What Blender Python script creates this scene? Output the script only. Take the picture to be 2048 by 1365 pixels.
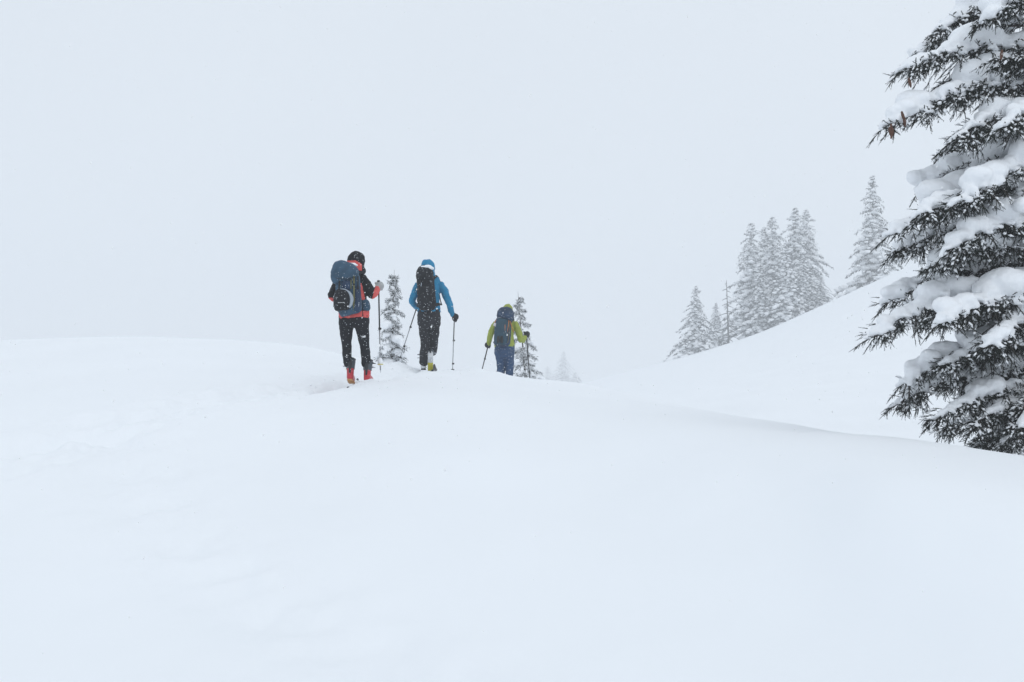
import bpy, math, random
import numpy as np
from mathutils import Vector, Matrix, Euler

for o in list(bpy.data.objects):
    bpy.data.objects.remove(o)
SC = bpy.context.scene
COL = SC.collection
R = math.radians

# ------------------------------------------------------------------ camera, sky, sun, exposure
F = 1991.0            # focal length in photograph pixels (35 mm lens)
EYE = 1.6
cam = bpy.data.cameras.new('camera')
cam.lens = 35.0
cam.sensor_width = 36.0
cam.clip_start = 0.05
cam.clip_end = 2000
cam_ob = bpy.data.objects.new('camera', cam)
COL.objects.link(cam_ob)
cam_ob.location = (0, 0, EYE)
cam_ob.rotation_euler = (R(90), 0, 0)
SC.camera = cam_ob

SUN_EL, SUN_AZ = R(55), R(155)      # azimuth measured clockwise from the viewing direction (+y)
w = bpy.data.worlds.new('World')
SC.world = w
w.use_nodes = True
nt = w.node_tree
nt.nodes.clear()
sky = nt.nodes.new('ShaderNodeTexSky')
sky.sky_type = 'NISHITA'
sky.sun_disc = False
sky.sun_elevation = SUN_EL
sky.sun_rotation = SUN_AZ
sky.altitude = 1800
sky.air_density = 1.0
sky.dust_density = 4.0
sky.ozone_density = 1.0
bg_sky = nt.nodes.new('ShaderNodeBackground')
bg_sky.inputs['Strength'].default_value = 0.05
nt.links.new(sky.outputs['Color'], bg_sky.inputs['Color'])
bg_cloud = nt.nodes.new('ShaderNodeBackground')          # the even cloud deck of a snowfall
bg_cloud.inputs['Color'].default_value = (0.745, 0.806, 0.872, 1)
bg_cloud.inputs['Strength'].default_value = 1.20
mix = nt.nodes.new('ShaderNodeMixShader')
mix.inputs['Fac'].default_value = 0.86
out = nt.nodes.new('ShaderNodeOutputWorld')
tcw = nt.nodes.new('ShaderNodeTexCoord')
cn = nt.nodes.new('ShaderNodeTexNoise')                   # faint unevenness of the cloud deck
cn.inputs['Scale'].default_value = 1.3
cn.inputs['Detail'].default_value = 2
nt.links.new(tcw.outputs['Generated'], cn.inputs['Vector'])
cm = nt.nodes.new('ShaderNodeMapRange')
cm.inputs['To Min'].default_value = 1.06
cm.inputs['To Max'].default_value = 1.21
nt.links.new(cn.outputs['Fac'], cm.inputs['Value'])
nt.links.new(cm.outputs['Result'], bg_cloud.inputs['Strength'])
nt.links.new(bg_sky.outputs[0], mix.inputs[1])
nt.links.new(bg_cloud.outputs[0], mix.inputs[2])
nt.links.new(mix.outputs[0], out.inputs['Surface'])

sun = bpy.data.lights.new('sun', 'SUN')
sun.energy = 0.5
sun.angle = R(60)
sun.color = (1.0, 0.97, 0.93)
sun_ob = bpy.data.objects.new('sun', sun)
COL.objects.link(sun_ob)
sd = Vector((math.sin(SUN_AZ) * math.cos(SUN_EL), math.cos(SUN_AZ) * math.cos(SUN_EL), math.sin(SUN_EL)))
sun_ob.rotation_euler = sd.to_track_quat('Z', 'Y').to_euler()
sun_ob.location = sd * 60

vs = SC.view_settings
vs.view_transform = 'Standard'
vs.look = 'None'
vs.exposure = 0.0
vs.gamma = 1.0
vs.use_curve_mapping = False
cy = SC.cycles
cy.use_denoising = True
cy.max_bounces = 10
cy.diffuse_bounces = 4
cy.glossy_bounces = 2
cy.transmission_bounces = 2
cy.volume_bounces = 2
cy.use_adaptive_sampling = True
cy.adaptive_threshold = 0.01

# ------------------------------------------------------------------ helpers
def P(px, py, D):
    """point seen at pixel px, py of the photograph at distance D along the view"""
    return np.array([(px - 1024) / F * D, D, EYE - (py - 682.5) / F * D])

def make_mesh(name, V, T, smooth=True):
    V = np.asarray(V, dtype=np.float32)
    T = np.asarray(T, dtype=np.int32)
    me = bpy.data.meshes.new(name)
    me.vertices.add(len(V))
    me.vertices.foreach_set('co', V.ravel())
    me.loops.add(T.size)
    me.loops.foreach_set('vertex_index', T.ravel())
    me.polygons.add(len(T))
    me.polygons.foreach_set('loop_start', np.arange(0, T.size, T.shape[1], dtype=np.int32))
    me.polygons.foreach_set('use_smooth', np.full(len(T), smooth, dtype=bool))
    me.update(calc_edges=True)
    return me

class Acc:
    """collects triangles"""
    def __init__(self):
        self.v, self.t, self.n = [], [], 0
    def add(self, V, T):
        V = np.asarray(V, float)
        self.v.append(V)
        self.t.append(np.asarray(T, int) + self.n)
        self.n += len(V)
        return self
    def arrays(self):
        return np.vstack(self.v), np.vstack(self.t)
    def empty(self):
        return self.n == 0
    def mesh(self, name, smooth=True):
        V, T = self.arrays()
        return make_mesh(name, V, T, smooth)

def link(name, me, mats, parent=None):
    o = bpy.data.objects.new(name, me)
    COL.objects.link(o)
    if mats is not None:
        for m in (mats if isinstance(mats, (list, tuple)) else [mats]):
            me.materials.append(m)
    if parent is not None:
        o.parent = parent
    return o

def empty(name, loc):
    o = bpy.data.objects.new(name, None)
    o.empty_display_size = 0.1
    COL.objects.link(o)
    o.location = tuple(loc)
    return o

def tag(o, label=None, cat=None, group=None, kind=None):
    for k, v in (('label', label), ('category', cat), ('group', group), ('kind', kind)):
        if v:
            o[k] = v
    return o

def ico(sub):
    t = (1 + 5 ** .5) / 2
    V = [(-1, t, 0), (1, t, 0), (-1, -t, 0), (1, -t, 0), (0, -1, t), (0, 1, t), (0, -1, -t), (0, 1, -t), (t, 0, -1), (t, 0, 1), (-t, 0, -1), (-t, 0, 1)]
    V = [np.array(v) / np.linalg.norm(v) for v in V]
    T = [(0, 11, 5), (0, 5, 1), (0, 1, 7), (0, 7, 10), (0, 10, 11), (1, 5, 9), (5, 11, 4), (11, 10, 2), (10, 7, 6), (7, 1, 8),
         (3, 9, 4), (3, 4, 2), (3, 2, 6), (3, 6, 8), (3, 8, 9), (4, 9, 5), (2, 4, 11), (6, 2, 10), (8, 6, 7), (9, 8, 1)]
    for _ in range(sub):
        c, T2 = {}, []
        def mid(a, b):
            k = (min(a, b), max(a, b))
            if k not in c:
                m = V[a] + V[b]
                V.append(m / np.linalg.norm(m))
                c[k] = len(V) - 1
            return c[k]
        for a, b, d in T:
            x, y, z = mid(a, b), mid(b, d), mid(d, a)
            T2 += [(a, x, z), (b, y, x), (d, z, y), (x, y, z)]
        T = T2
    return np.array(V), np.array(T)
ICO = [ico(0), ico(1), ico(2)]
OCT = (np.array([(1, 0, 0), (-1, 0, 0), (0, 1, 0), (0, -1, 0), (0, 0, 1), (0, 0, -1)], float),
       np.array([(0, 2, 4), (2, 1, 4), (1, 3, 4), (3, 0, 4), (2, 0, 5), (1, 2, 5), (3, 1, 5), (0, 3, 5)]))

def cross3(a, b):
    a, b = np.asarray(a, float), np.asarray(b, float)
    if a.ndim == 1 and b.ndim == 1:
        a0, a1, a2 = a
        b0, b1, b2 = b
        return np.array([a1 * b2 - a2 * b1, a2 * b0 - a0 * b2, a0 * b1 - a1 * b0])
    return np.stack([a[..., 1] * b[..., 2] - a[..., 2] * b[..., 1], a[..., 2] * b[..., 0] - a[..., 0] * b[..., 2], a[..., 0] * b[..., 1] - a[..., 1] * b[..., 0]], -1)

def norm(v):
    v = np.asarray(v, float)
    return v / max(1e-9, math.sqrt(v[0] * v[0] + v[1] * v[1] + v[2] * v[2]))

def ellipsoid(acc, c, r, sub=1, rot=None):
    V, T = OCT if sub == 'oct' else ICO[sub]
    X = V * np.asarray(r, float)
    if rot is not None:
        X = X @ np.array(rot).T
    acc.add(X + np.asarray(c, float), T)

def loft(acc, pts, ra, rb=None, seg=12, ref=(0, 1, 0), caps=True):
    """closed tube along pts; half axes ra (across) and rb (along ref)"""
    pts = np.asarray(pts, float)
    k = len(pts)
    ra = np.broadcast_to(np.asarray(ra, float), (k,))
    rb = ra if rb is None else np.broadcast_to(np.asarray(rb, float), (k,))
    ref = norm(ref)
    tang = np.gradient(pts, axis=0)
    ang = np.arange(seg) * 2 * np.pi / seg
    V = []
    for i in range(k):
        t = norm(tang[i])
        u = cross3(t, ref)
        if np.linalg.norm(u) < 1e-3:
            u = cross3(t, (1, 0.01, 0.3))
        u = norm(u)
        vv = norm(cross3(u, t))
        V.append(pts[i] + np.outer(np.cos(ang) * ra[i], u) + np.outer(np.sin(ang) * rb[i], vv))
    V = np.vstack(V)
    T = []
    for i in range(k - 1):
        for j in range(seg):
            a, b = i * seg + j, i * seg + (j + 1) % seg
            c, d = a + seg, b + seg
            T += [(a, b, d), (a, d, c)]
    if caps:
        n = len(V)
        V = np.vstack([V, pts[0], pts[-1]])
        for j in range(seg):
            T.append((n, (j + 1) % seg, j))
            T.append((n + 1, (k - 1) * seg + j, (k - 1) * seg + (j + 1) % seg))
    acc.add(V, T)

def box(acc, c, s, rot=None, bev=0.18):
    """a box with chamfered edges"""
    hx, hy, hz = np.asarray(s, float) / 2
    b = bev * 2 * min(hx, hy, hz)
    V = []
    for sx in (-1, 1):
        for sy in (-1, 1):
            for sz in (-1, 1):
                V += [(sx * hx, sy * (hy - b), sz * (hz - b)), (sx * (hx - b), sy * hy, sz * (hz - b)), (sx * (hx - b), sy * (hy - b), sz * hz)]
    V = np.array(V)
    import itertools
    bm_pts = [Vector(v) for v in V]
    import bmesh
    bm = bmesh.new()
    vs_ = [bm.verts.new(v) for v in bm_pts]
    bmesh.ops.convex_hull(bm, input=vs_)
    bmesh.ops.triangulate(bm, faces=bm.faces[:])
    bm.verts.index_update()
    VV = np.array([v.co[:] for v in bm.verts])
    TT = np.array([[v.index for v in f.verts] for f in bm.faces])
    bm.free()
    if rot is not None:
        VV = VV @ np.array(rot).T
    acc.add(VV + np.asarray(c, float), TT)

TEX = {}
def clouds(size):
    if size not in TEX:
        t = bpy.data.textures.new('folds', 'CLOUDS')
        t.noise_scale = size
        t.noise_depth = 2
        TEX[size] = t
    return TEX[size]

WORK = bpy.data.scenes.new('workbench')      # surfaces are fused here, away from the scene; removed at the end
def fuse(acc, voxel, smooth=3, disp=0.0, size=0.1, name='surface', fine=0.0):
    """one continuous surface around overlapping shapes"""
    me = acc.mesh(name)
    o = bpy.data.objects.new('fuse', me)
    WORK.collection.objects.link(o)
    m = o.modifiers.new('r', 'REMESH')
    m.mode = 'VOXEL'
    m.voxel_size = voxel
    m.use_smooth_shade = True
    if smooth:
        s = o.modifiers.new('s', 'SMOOTH')
        s.factor = 0.5
        s.iterations = smooth
    if disp:
        d = o.modifiers.new('d', 'DISPLACE')
        d.texture = clouds(size)
        d.texture_coords = 'LOCAL'
        d.strength = disp
        d.mid_level = 0.5
    if fine:
        d = o.modifiers.new('f', 'DISPLACE')
        d.texture = clouds(0.035)
        d.texture_coords = 'LOCAL'
        d.strength = fine
        d.mid_level = 0.5
    WORK.view_layers[0].update()
    dg = WORK.view_layers[0].depsgraph
    res = bpy.data.meshes.new_from_object(o.evaluated_get(dg))
    bpy.data.objects.remove(o)
    bpy.data.meshes.remove(me)
    res.name = name
    res.polygons.foreach_set('use_smooth', np.ones(len(res.polygons), dtype=bool))
    return res

# ------------------------------------------------------------------ materials
def mat(name, color, rough=0.8, bump=None, vary=0.0, vscale=8.0, spec=0.3, flecks=0.0, fscale=70.0, metallic=0.0, sheen=0.0, bstr=0.3, bdist=0.01):
    m = bpy.data.materials.new(name)
    m.use_nodes = True
    n, l = m.node_tree.nodes, m.node_tree.links
    b = n['Principled BSDF']
    b.inputs['Roughness'].default_value = rough
    b.inputs['Specular IOR Level'].default_value = spec
    b.inputs['Metallic'].default_value = metallic
    b.inputs['Sheen Weight'].default_value = sheen
    tc = n.new('ShaderNodeTexCoord')
    col = None
    rgb = n.new('ShaderNodeRGB')
    rgb.outputs[0].default_value = (*color, 1)
    col = rgb.outputs[0]
    if vary:
        nz = n.new('ShaderNodeTexNoise')
        nz.inputs['Scale'].default_value = vscale
        nz.inputs['Detail'].default_value = 4
        l.new(tc.outputs['Object'], nz.inputs['Vector'])
        mp = n.new('ShaderNodeMapRange')
        mp.inputs['From Min'].default_value = 0.3
        mp.inputs['From Max'].default_value = 0.7
        mp.inputs['To Min'].default_value = 1 - vary
        mp.inputs['To Max'].default_value = 1 + vary
        l.new(nz.outputs['Fac'], mp.inputs['Value'])
        mx = n.new('ShaderNodeVectorMath')
        mx.operation = 'SCALE'
        l.new(col, mx.inputs[0])
        l.new(mp.outputs['Result'], mx.inputs['Scale'])
        col = mx.outputs[0]
    if flecks:
        vo = n.new('ShaderNodeTexVoronoi')
        vo.inputs['Scale'].default_value = fscale
        l.new(tc.outputs['Object'], vo.inputs['Vector'])
        sep = n.new('ShaderNodeSeparateColor')
        l.new(vo.outputs['Color'], sep.inputs[0])
        # flake radius differs per cell; most cells carry none
        rad = n.new('ShaderNodeMapRange')
        rad.inputs['From Min'].default_value = 1 - flecks
        rad.inputs['From Max'].default_value = 1.0
        rad.inputs['To Min'].default_value = 0.10
        rad.inputs['To Max'].default_value = 0.32
        l.new(sep.outputs[0], rad.inputs['Value'])
        gate = n.new('ShaderNodeMath')
        gate.operation = 'GREATER_THAN'
        l.new(sep.outputs[0], gate.inputs[0])
        gate.inputs[1].default_value = 1 - flecks
        lt = n.new('ShaderNodeMath')
        lt.operation = 'LESS_THAN'
        l.new(vo.outputs['Distance'], lt.inputs[0])
        l.new(rad.outputs['Result'], lt.inputs[1])
        both = n.new('ShaderNodeMath')
        both.operation = 'MULTIPLY'
        l.new(gate.outputs[0], both.inputs[0])
        l.new(lt.outputs[0], both.inputs[1])
        mx = n.new('ShaderNodeMix')
        mx.data_type = 'RGBA'
        l.new(both.outputs[0], mx.inputs['Factor'])
        l.new(col, mx.inputs['A'])
        mx.inputs['B'].default_value = (0.62, 0.66, 0.70, 1)
        col = mx.outputs['Result']
    l.new(col, b.inputs['Base Color'])
    if bump:
        nz = n.new('ShaderNodeTexNoise')
        nz.inputs['Scale'].default_value = bump
        nz.inputs['Detail'].default_value = 5
        l.new(tc.outputs['Object'], nz.inputs['Vector'])
        bp = n.new('ShaderNodeBump')
        bp.inputs['Strength'].default_value = bstr
        bp.inputs['Distance'].default_value = bdist
        l.new(nz.outputs['Fac'], bp.inputs['Height'])
        l.new(bp.outputs['Normal'], b.inputs['Normal'])
    return m

M = {}
M['snow'] = mat('snow_field', (0.90, 0.925, 0.95), 0.75, bump=9.0, vary=0.012, vscale=0.6, spec=0.2, bstr=0.22, bdist=0.012)
M['tree_snow'] = mat('tree_snow', (0.90, 0.92, 0.945), 0.75, bump=26.0, spec=0.2, bstr=0.55, bdist=0.018)
M['far_snow'] = mat('far_tree_snow', (0.92, 0.935, 0.95), 0.8, bump=5.0, vary=0.06, vscale=2.5, spec=0.2, bstr=0.6, bdist=0.15)
M['flake'] = mat('flake_snow', (0.97, 0.975, 0.98), 0.9, spec=0.1)
M['needle'] = mat('spruce_needles', (0.011, 0.016, 0.012), 0.8, spec=0.12, vary=0.5, vscale=6.0)
M['young_needle'] = mat('frosted_young_needles', (0.040, 0.048, 0.046), 0.7, vary=0.5, vscale=6.0)
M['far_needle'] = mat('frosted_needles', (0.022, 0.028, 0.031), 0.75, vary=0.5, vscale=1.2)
M['bark'] = mat('spruce_bark', (0.065, 0.055, 0.048), 0.9, bump=30, vary=0.35, vscale=12, bstr=0.7)
M['dead'] = mat('dead_wood', (0.06, 0.058, 0.056), 0.9, vary=0.3, vscale=3)
M['cone'] = mat('spruce_cone_brown', (0.10, 0.045, 0.028), 0.7, bump=90, vary=0.3, vscale=40, bstr=0.8)
M['skin'] = mat('skin', (0.55, 0.34, 0.25), 0.55)
M['hair'] = mat('dark_hair', (0.05, 0.035, 0.025), 0.6)
M['eye'] = mat('eye_white', (0.75, 0.75, 0.73), 0.3)
M['lip'] = mat('lips', (0.45, 0.2, 0.17), 0.5)
FL = dict(flecks=0.30, fscale=58.0)
M['black'] = mat('black_shell_fabric', (0.008, 0.0085, 0.011), 0.75, spec=0.15, bump=60, vary=0.2, vscale=6, bstr=0.25, **FL)
M['coral'] = mat('coral_shell_fabric', (0.66, 0.095, 0.085), 0.65, bump=60, vary=0.10, vscale=6, bstr=0.25, flecks=0.06, fscale=45)
M['tights'] = mat('black_ski_trousers', (0.010, 0.011, 0.015), 0.75, spec=0.15, bump=60, vary=0.2, vscale=6, bstr=0.25, **FL)
M['navy_pack'] = mat('steel_blue_pack_fabric', (0.030, 0.075, 0.125), 0.7, bump=70, vary=0.25, vscale=9, bstr=0.3, flecks=0.30, fscale=55)
M['black_pack'] = mat('charcoal_pack_fabric', (0.012, 0.013, 0.016), 0.75, spec=0.15, bump=70, vary=0.35, vscale=9, bstr=0.35, flecks=0.34, fscale=55)
M['blue'] = mat('cyan_blue_shell_fabric', (0.006, 0.195, 0.365), 0.6, bump=60, vary=0.14, vscale=6, bstr=0.25, flecks=0.12, fscale=55)
M['grey_trousers'] = mat('charcoal_trousers', (0.019, 0.020, 0.024), 0.75, spec=0.15, bump=60, vary=0.25, vscale=6, bstr=0.3, flecks=0.34, fscale=52)
M['green'] = mat('lime_green_shell_fabric', (0.30, 0.355, 0.055), 0.65, bump=60, vary=0.14, vscale=6, bstr=0.25, flecks=0.06, fscale=45)
M['navy_trousers'] = mat('navy_trousers', (0.020, 0.056, 0.130), 0.7, bump=60, vary=0.2, vscale=6, bstr=0.3, flecks=0.30, fscale=48)
M['dark_navy'] = mat('dark_navy_pack_fabric', (0.016, 0.038, 0.082), 0.7, bump=70, vary=0.3, vscale=9, bstr=0.3, flecks=0.28, fscale=48)
M['teal_trim'] = mat('teal_pack_fabric', (0.018, 0.055, 0.085), 0.7, vary=0.2, vscale=9)
M['orange'] = mat('orange_webbing', (0.55, 0.20, 0.06), 0.7)
M['olive'] = mat('olive_webbing', (0.14, 0.14, 0.06), 0.7)
M['strap'] = mat('black_webbing', (0.015, 0.016, 0.018), 0.7)
M['pale_panel'] = mat('pale_grey_panel', (0.36, 0.41, 0.47), 0.6, vary=0.08)
M['white_print'] = mat('white_print', (0.75, 0.76, 0.78), 0.6)
M['grey_glove'] = mat('pale_grey_mitten', (0.42, 0.43, 0.43), 0.8, vary=0.15, vscale=20)
M['black_glove'] = mat('black_glove', (0.012, 0.013, 0.015), 0.7, flecks=0.06, fscale=60)
M['boot_red'] = mat('red_boot_shell', (0.50, 0.022, 0.035), 0.35, spec=0.5, flecks=0.14, fscale=60)
M['boot_grey'] = mat('slate_boot_cuff', (0.055, 0.07, 0.085), 0.45, spec=0.5, flecks=0.12, fscale=60)
M['boot_white'] = mat('white_boot_shell', (0.62, 0.64, 0.66), 0.4, spec=0.5)
M['boot_dark'] = mat('black_boot_plastic', (0.02, 0.022, 0.026), 0.45, flecks=0.08, fscale=60)
M['yellow_sole'] = mat('yellow_rubber_sole', (0.50, 0.46, 0.05), 0.6)
M['orange_sole'] = mat('tan_rubber_heel', (0.50, 0.26, 0.10), 0.6)
M['metal'] = mat('buckle_metal', (0.45, 0.47, 0.5), 0.35, metallic=0.8)
M['pole_grey'] = mat('grey_pole_aluminium', (0.32, 0.33, 0.35), 0.4, metallic=0.4, vary=0.2, vscale=12)
M['pole_black'] = mat('black_pole_carbon', (0.02, 0.02, 0.023), 0.4, flecks=0.1, fscale=60)
M['yellow'] = mat('yellow_plastic', (0.62, 0.52, 0.08), 0.5)
M['pink_tag'] = mat('pale_tag', (0.62, 0.58, 0.60), 0.7)
M['ski'] = mat('black_ski_top', (0.03, 0.03, 0.035), 0.4)

# ------------------------------------------------------------------ the ground
def pchip(x, y, xi):
    x, y, xi = np.asarray(x, float), np.asarray(y, float), np.asarray(xi, float)
    h = np.diff(x)
    d = np.diff(y) / h
    m = np.zeros_like(y)
    w1, w2 = 2 * h[1:] + h[:-1], h[1:] + 2 * h[:-1]
    same = d[:-1] * d[1:] > 0
    dd = np.where(same, d[:-1] * d[1:], 1)
    m[1:-1] = np.where(same, (w1 + w2) * dd / np.where(same, w1 * d[1:] + w2 * d[:-1], 1), 0)
    m[0], m[-1] = d[0], d[-1]
    i = np.clip(np.searchsorted(x, xi) - 1, 0, len(h) - 1)
    s = np.clip((xi - x[i]) / h[i], 0, 1)
    return ((1 + 2 * s) * (1 - s) ** 2 * y[i] + s * (1 - s) ** 2 * h[i] * m[i]
            + s * s * (3 - 2 * s) * y[i + 1] + s * s * (s - 1) * h[i] * m[i + 1])

def zpy(py, D):
    return EYE - (py - 682.5) / F * D
# bearing (as pixel column) : near slope, crest of the near swell, dip behind it, foot of the far slope, far ridge, beyond
RIDGE = 140.0
COLS = [
    # px    near(D,z)    mid(D,py)     crest(D,py)  dip(D,z)     foot(D,z)     ridge(z)  far z(300) z(460)
    (-900, (4.5, 0.05), (12, 800), (25, 715), (36, -0.4), (60, -4.0), -14, -26, -40),
    (-300, (4.5, 0.02), (12, 790), (25, 690), (36, 0.4), (60, -3.5), -14, -26, -40),
    (0,    (4.5, 0.00), (12, 788), (25, 680), (36, 0.6), (60, -3.0), -13, -26, -40),
    (250,  (4.5, 0.00), (12, 788), (24.5, 673), (36, 0.6), (60, -3.0), -12, -26, -40),
    (450,  (4.5, 0.00), (12, 788), (23.5, 680), (34, 0.4), (60, -3.0), -12, -26, -40),
    (600,  (4.5, 0.00), (12, 788), (22, 692), (32, 0.2), (60, -3.0), -12, -26, -40),
    (690,  (4.5, 0.00), (12, 784), (20.5, 711), (30, 0.1), (60, -3.0), -12, -24, -40),
    (770,  (4.5, 0.00), (12, 778), (19, 729), (27, 0.55), (60, -3.0), -11, -22, -38),
    (860,  (4.5, 0.00), (12, 778), (16.6, 741), (23, 0.55), (60, -3.0), -10, -18, -36),
    (960,  (4.5, 0.00), (11.5, 785), (17.0, 744), (22, 0.50), (60, -3.0), -8, -14, -26),
    (1040, (4.5, 0.00), (11.5, 795), (17.5, 757), (22, 0.40), (60, -2.6), -7, -13.2, -22),
    (1130, (4.5, 0.00), (11.5, 808), (17.5, 765), (23, 0.30), (60, -2.2), -5.0, -12.6, -21.5),
    (1250, (4.5, 0.00), (11, 825), (16, 787), (23, 0.10), (52, -1.15), -2.8, -11, -24),
    (1400, (4.5, 0.00), (9.5, 850), (14, 819), (20, -0.05), (34, -0.32), 0.05, -8, -26),
    (1540, (4.5, 0.02), (8.5, 880), (11.5, 843), (16.5, -0.02), (29, 0.02), 3.2, -6, -24),
    (1650, (4.5, 0.05), (7.5, 905), (10, 860), (15, -0.08), (27, 0.12), 6.6, -4, -22),
    (1750, (4.5, 0.10), (6.5, 935), (9, 873), (13.5, -0.12), (26, 0.18), 9.4, -2, -20),
    (1900, (4.2, 0.18), (6.0, 960), (8, 892), (12, -0.15), (25, 0.25), 14.0, 2, -16),
    (2048, (4.0, 0.25), (5.6, 985), (7.4, 914), (11, -0.15), (25, 0.4), 18.0, 6, -12),
    (2500, (4.0, 0.45), (5.2, 1010), (6.8, 965), (10.5, -0.1), (25, 0.6), 25.0, 12, -6),
    (3200, (4.0, 0.55), (5.0, 1040), (6.5, 1000), (10.5, -0.1), (25, 0.7), 25.0, 14, -4),
]
cpx = np.array([c[0] for c in COLS], float)
KD = np.array([[0, 2.0, c[1][0], c[2][0], c[3][0], c[4][0], c[5][0], RIDGE, 300, 500] for c in COLS])
KZ = np.array([[0, 0, c[1][1], zpy(c[2][1], c[2][0]), zpy(c[3][1], c[3][0]), c[4][1], c[5][1], c[6], c[7], c[8]] for c in COLS])

def fbm(x, y, seed=0, octs=4, lac=2.03):
    r = np.random.RandomState(seed)
    s, a = 0, 1.0
    for _ in range(octs):
        for _k in range(3):
            th, ph = r.uniform(0, 2 * np.pi, 2)
            s = s + a / 3 * np.sin((x * np.cos(th) + y * np.sin(th)) + ph + 1.3 * np.sin((x * np.sin(th) - y * np.cos(th)) * .7 + ph * 2))
        x, y, a = x * lac, y * lac, a * .5
    return s

TRAIL = np.array([(-9.0, 5.0), (-5.2, 7.6), (-4.3, 9.4), (-3.6, 11.2), (-2.75, 12.4), (-2.15, 13.2), (-1.75, 15.0), (-1.40, 16.7), (-0.75, 18.6), (-0.14, 20.6)])
OLD = np.array([(1.2, 2.2), (-0.4, 4.6), (-2.0, 6.6), (-3.4, 8.6), (-4.0, 9.8)])
def seg_dist(x, y, path):
    best = np.full(x.shape, 1e9)
    for (ax, ay), (bx_, by_) in zip(path[:-1], path[1:]):
        dx, dy = bx_ - ax, by_ - ay
        t = np.clip(((x - ax) * dx + (y - ay) * dy) / (dx * dx + dy * dy), 0, 1)
        best = np.minimum(best, np.hypot(x - ax - t * dx, y - ay - t * dy))
    return best

def detail(x, y):
    D = np.hypot(x, y)
    z = 0.022 * fbm(x * .55, y * .55, 3, 3) * np.clip(D / 8, .3, 1)
    z = z + 0.010 * fbm(x * 3.1, y * 2.2, 5, 3)
    td = seg_dist(x, y, TRAIL)
    a = np.exp(-(td / 0.42) ** 2)
    near = 1.0
    z = z - 0.045 * a * near + 0.03 * np.exp(-((td - .62) / .22) ** 2) * near
    z = z + 0.06 * np.exp(-(td / .65) ** 2) * fbm(x * 7.5, y * 7.5, 11, 4) * near
    od = seg_dist(x, y, OLD)
    z = z - 0.05 * np.exp(-(od / .4) ** 2) + 0.045 * np.exp(-(od / .5) ** 2) * fbm(x * 6.5, y * 6.5, 12, 3)
    soft = np.clip(.65 + .5 * fbm(x * .9, y * .9, 31, 2), 0.1, 1)
    z = z - 0.055 * soft * np.exp(-((td - .15) / .065) ** 2) * (y > 6)      # half-filled pair of ski grooves
    # trampled pit beside the first skier, snow pushed up round the boots, heap beside the second
    lum = 1 + .35 * fbm(x * 7, y * 7, 19, 3)
    z = z - 0.30 * lum * np.exp(-((x + 2.33) / .17) ** 4 - ((y - 12.85) / .50) ** 4)
    z = z + 0.035 * np.exp(-((x + 2.35) / .5) ** 2 - ((y - 12.9) / .6) ** 2) * fbm(x * 13, y * 11, 23, 3)
    z = z - 0.07 * np.exp(-((x + 2.9) / .5) ** 2 - ((y - 13.2) / .35) ** 2)
    z = z + 0.055 * np.exp(-((x + 2.02) / .26) ** 4 - ((y - 13.0) / .40) ** 2)
    z = z + 0.09 * np.exp(-((x + 1.87) / .30) ** 2 - ((y - 16.6) / .5) ** 2)
    return z

GRID = {}
def gz(x, y):
    D, a = math.hypot(x, y), math.atan2(x, y)
    i = int(np.clip(np.searchsorted(GRID['rr'], D) - 1, 0, len(GRID['rr']) - 2))
    j = int(np.clip(np.searchsorted(GRID['az'], a) - 1, 0, len(GRID['az']) - 2))
    return float(GRID['Z'][i:i + 2, j:j + 2].mean())

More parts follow.
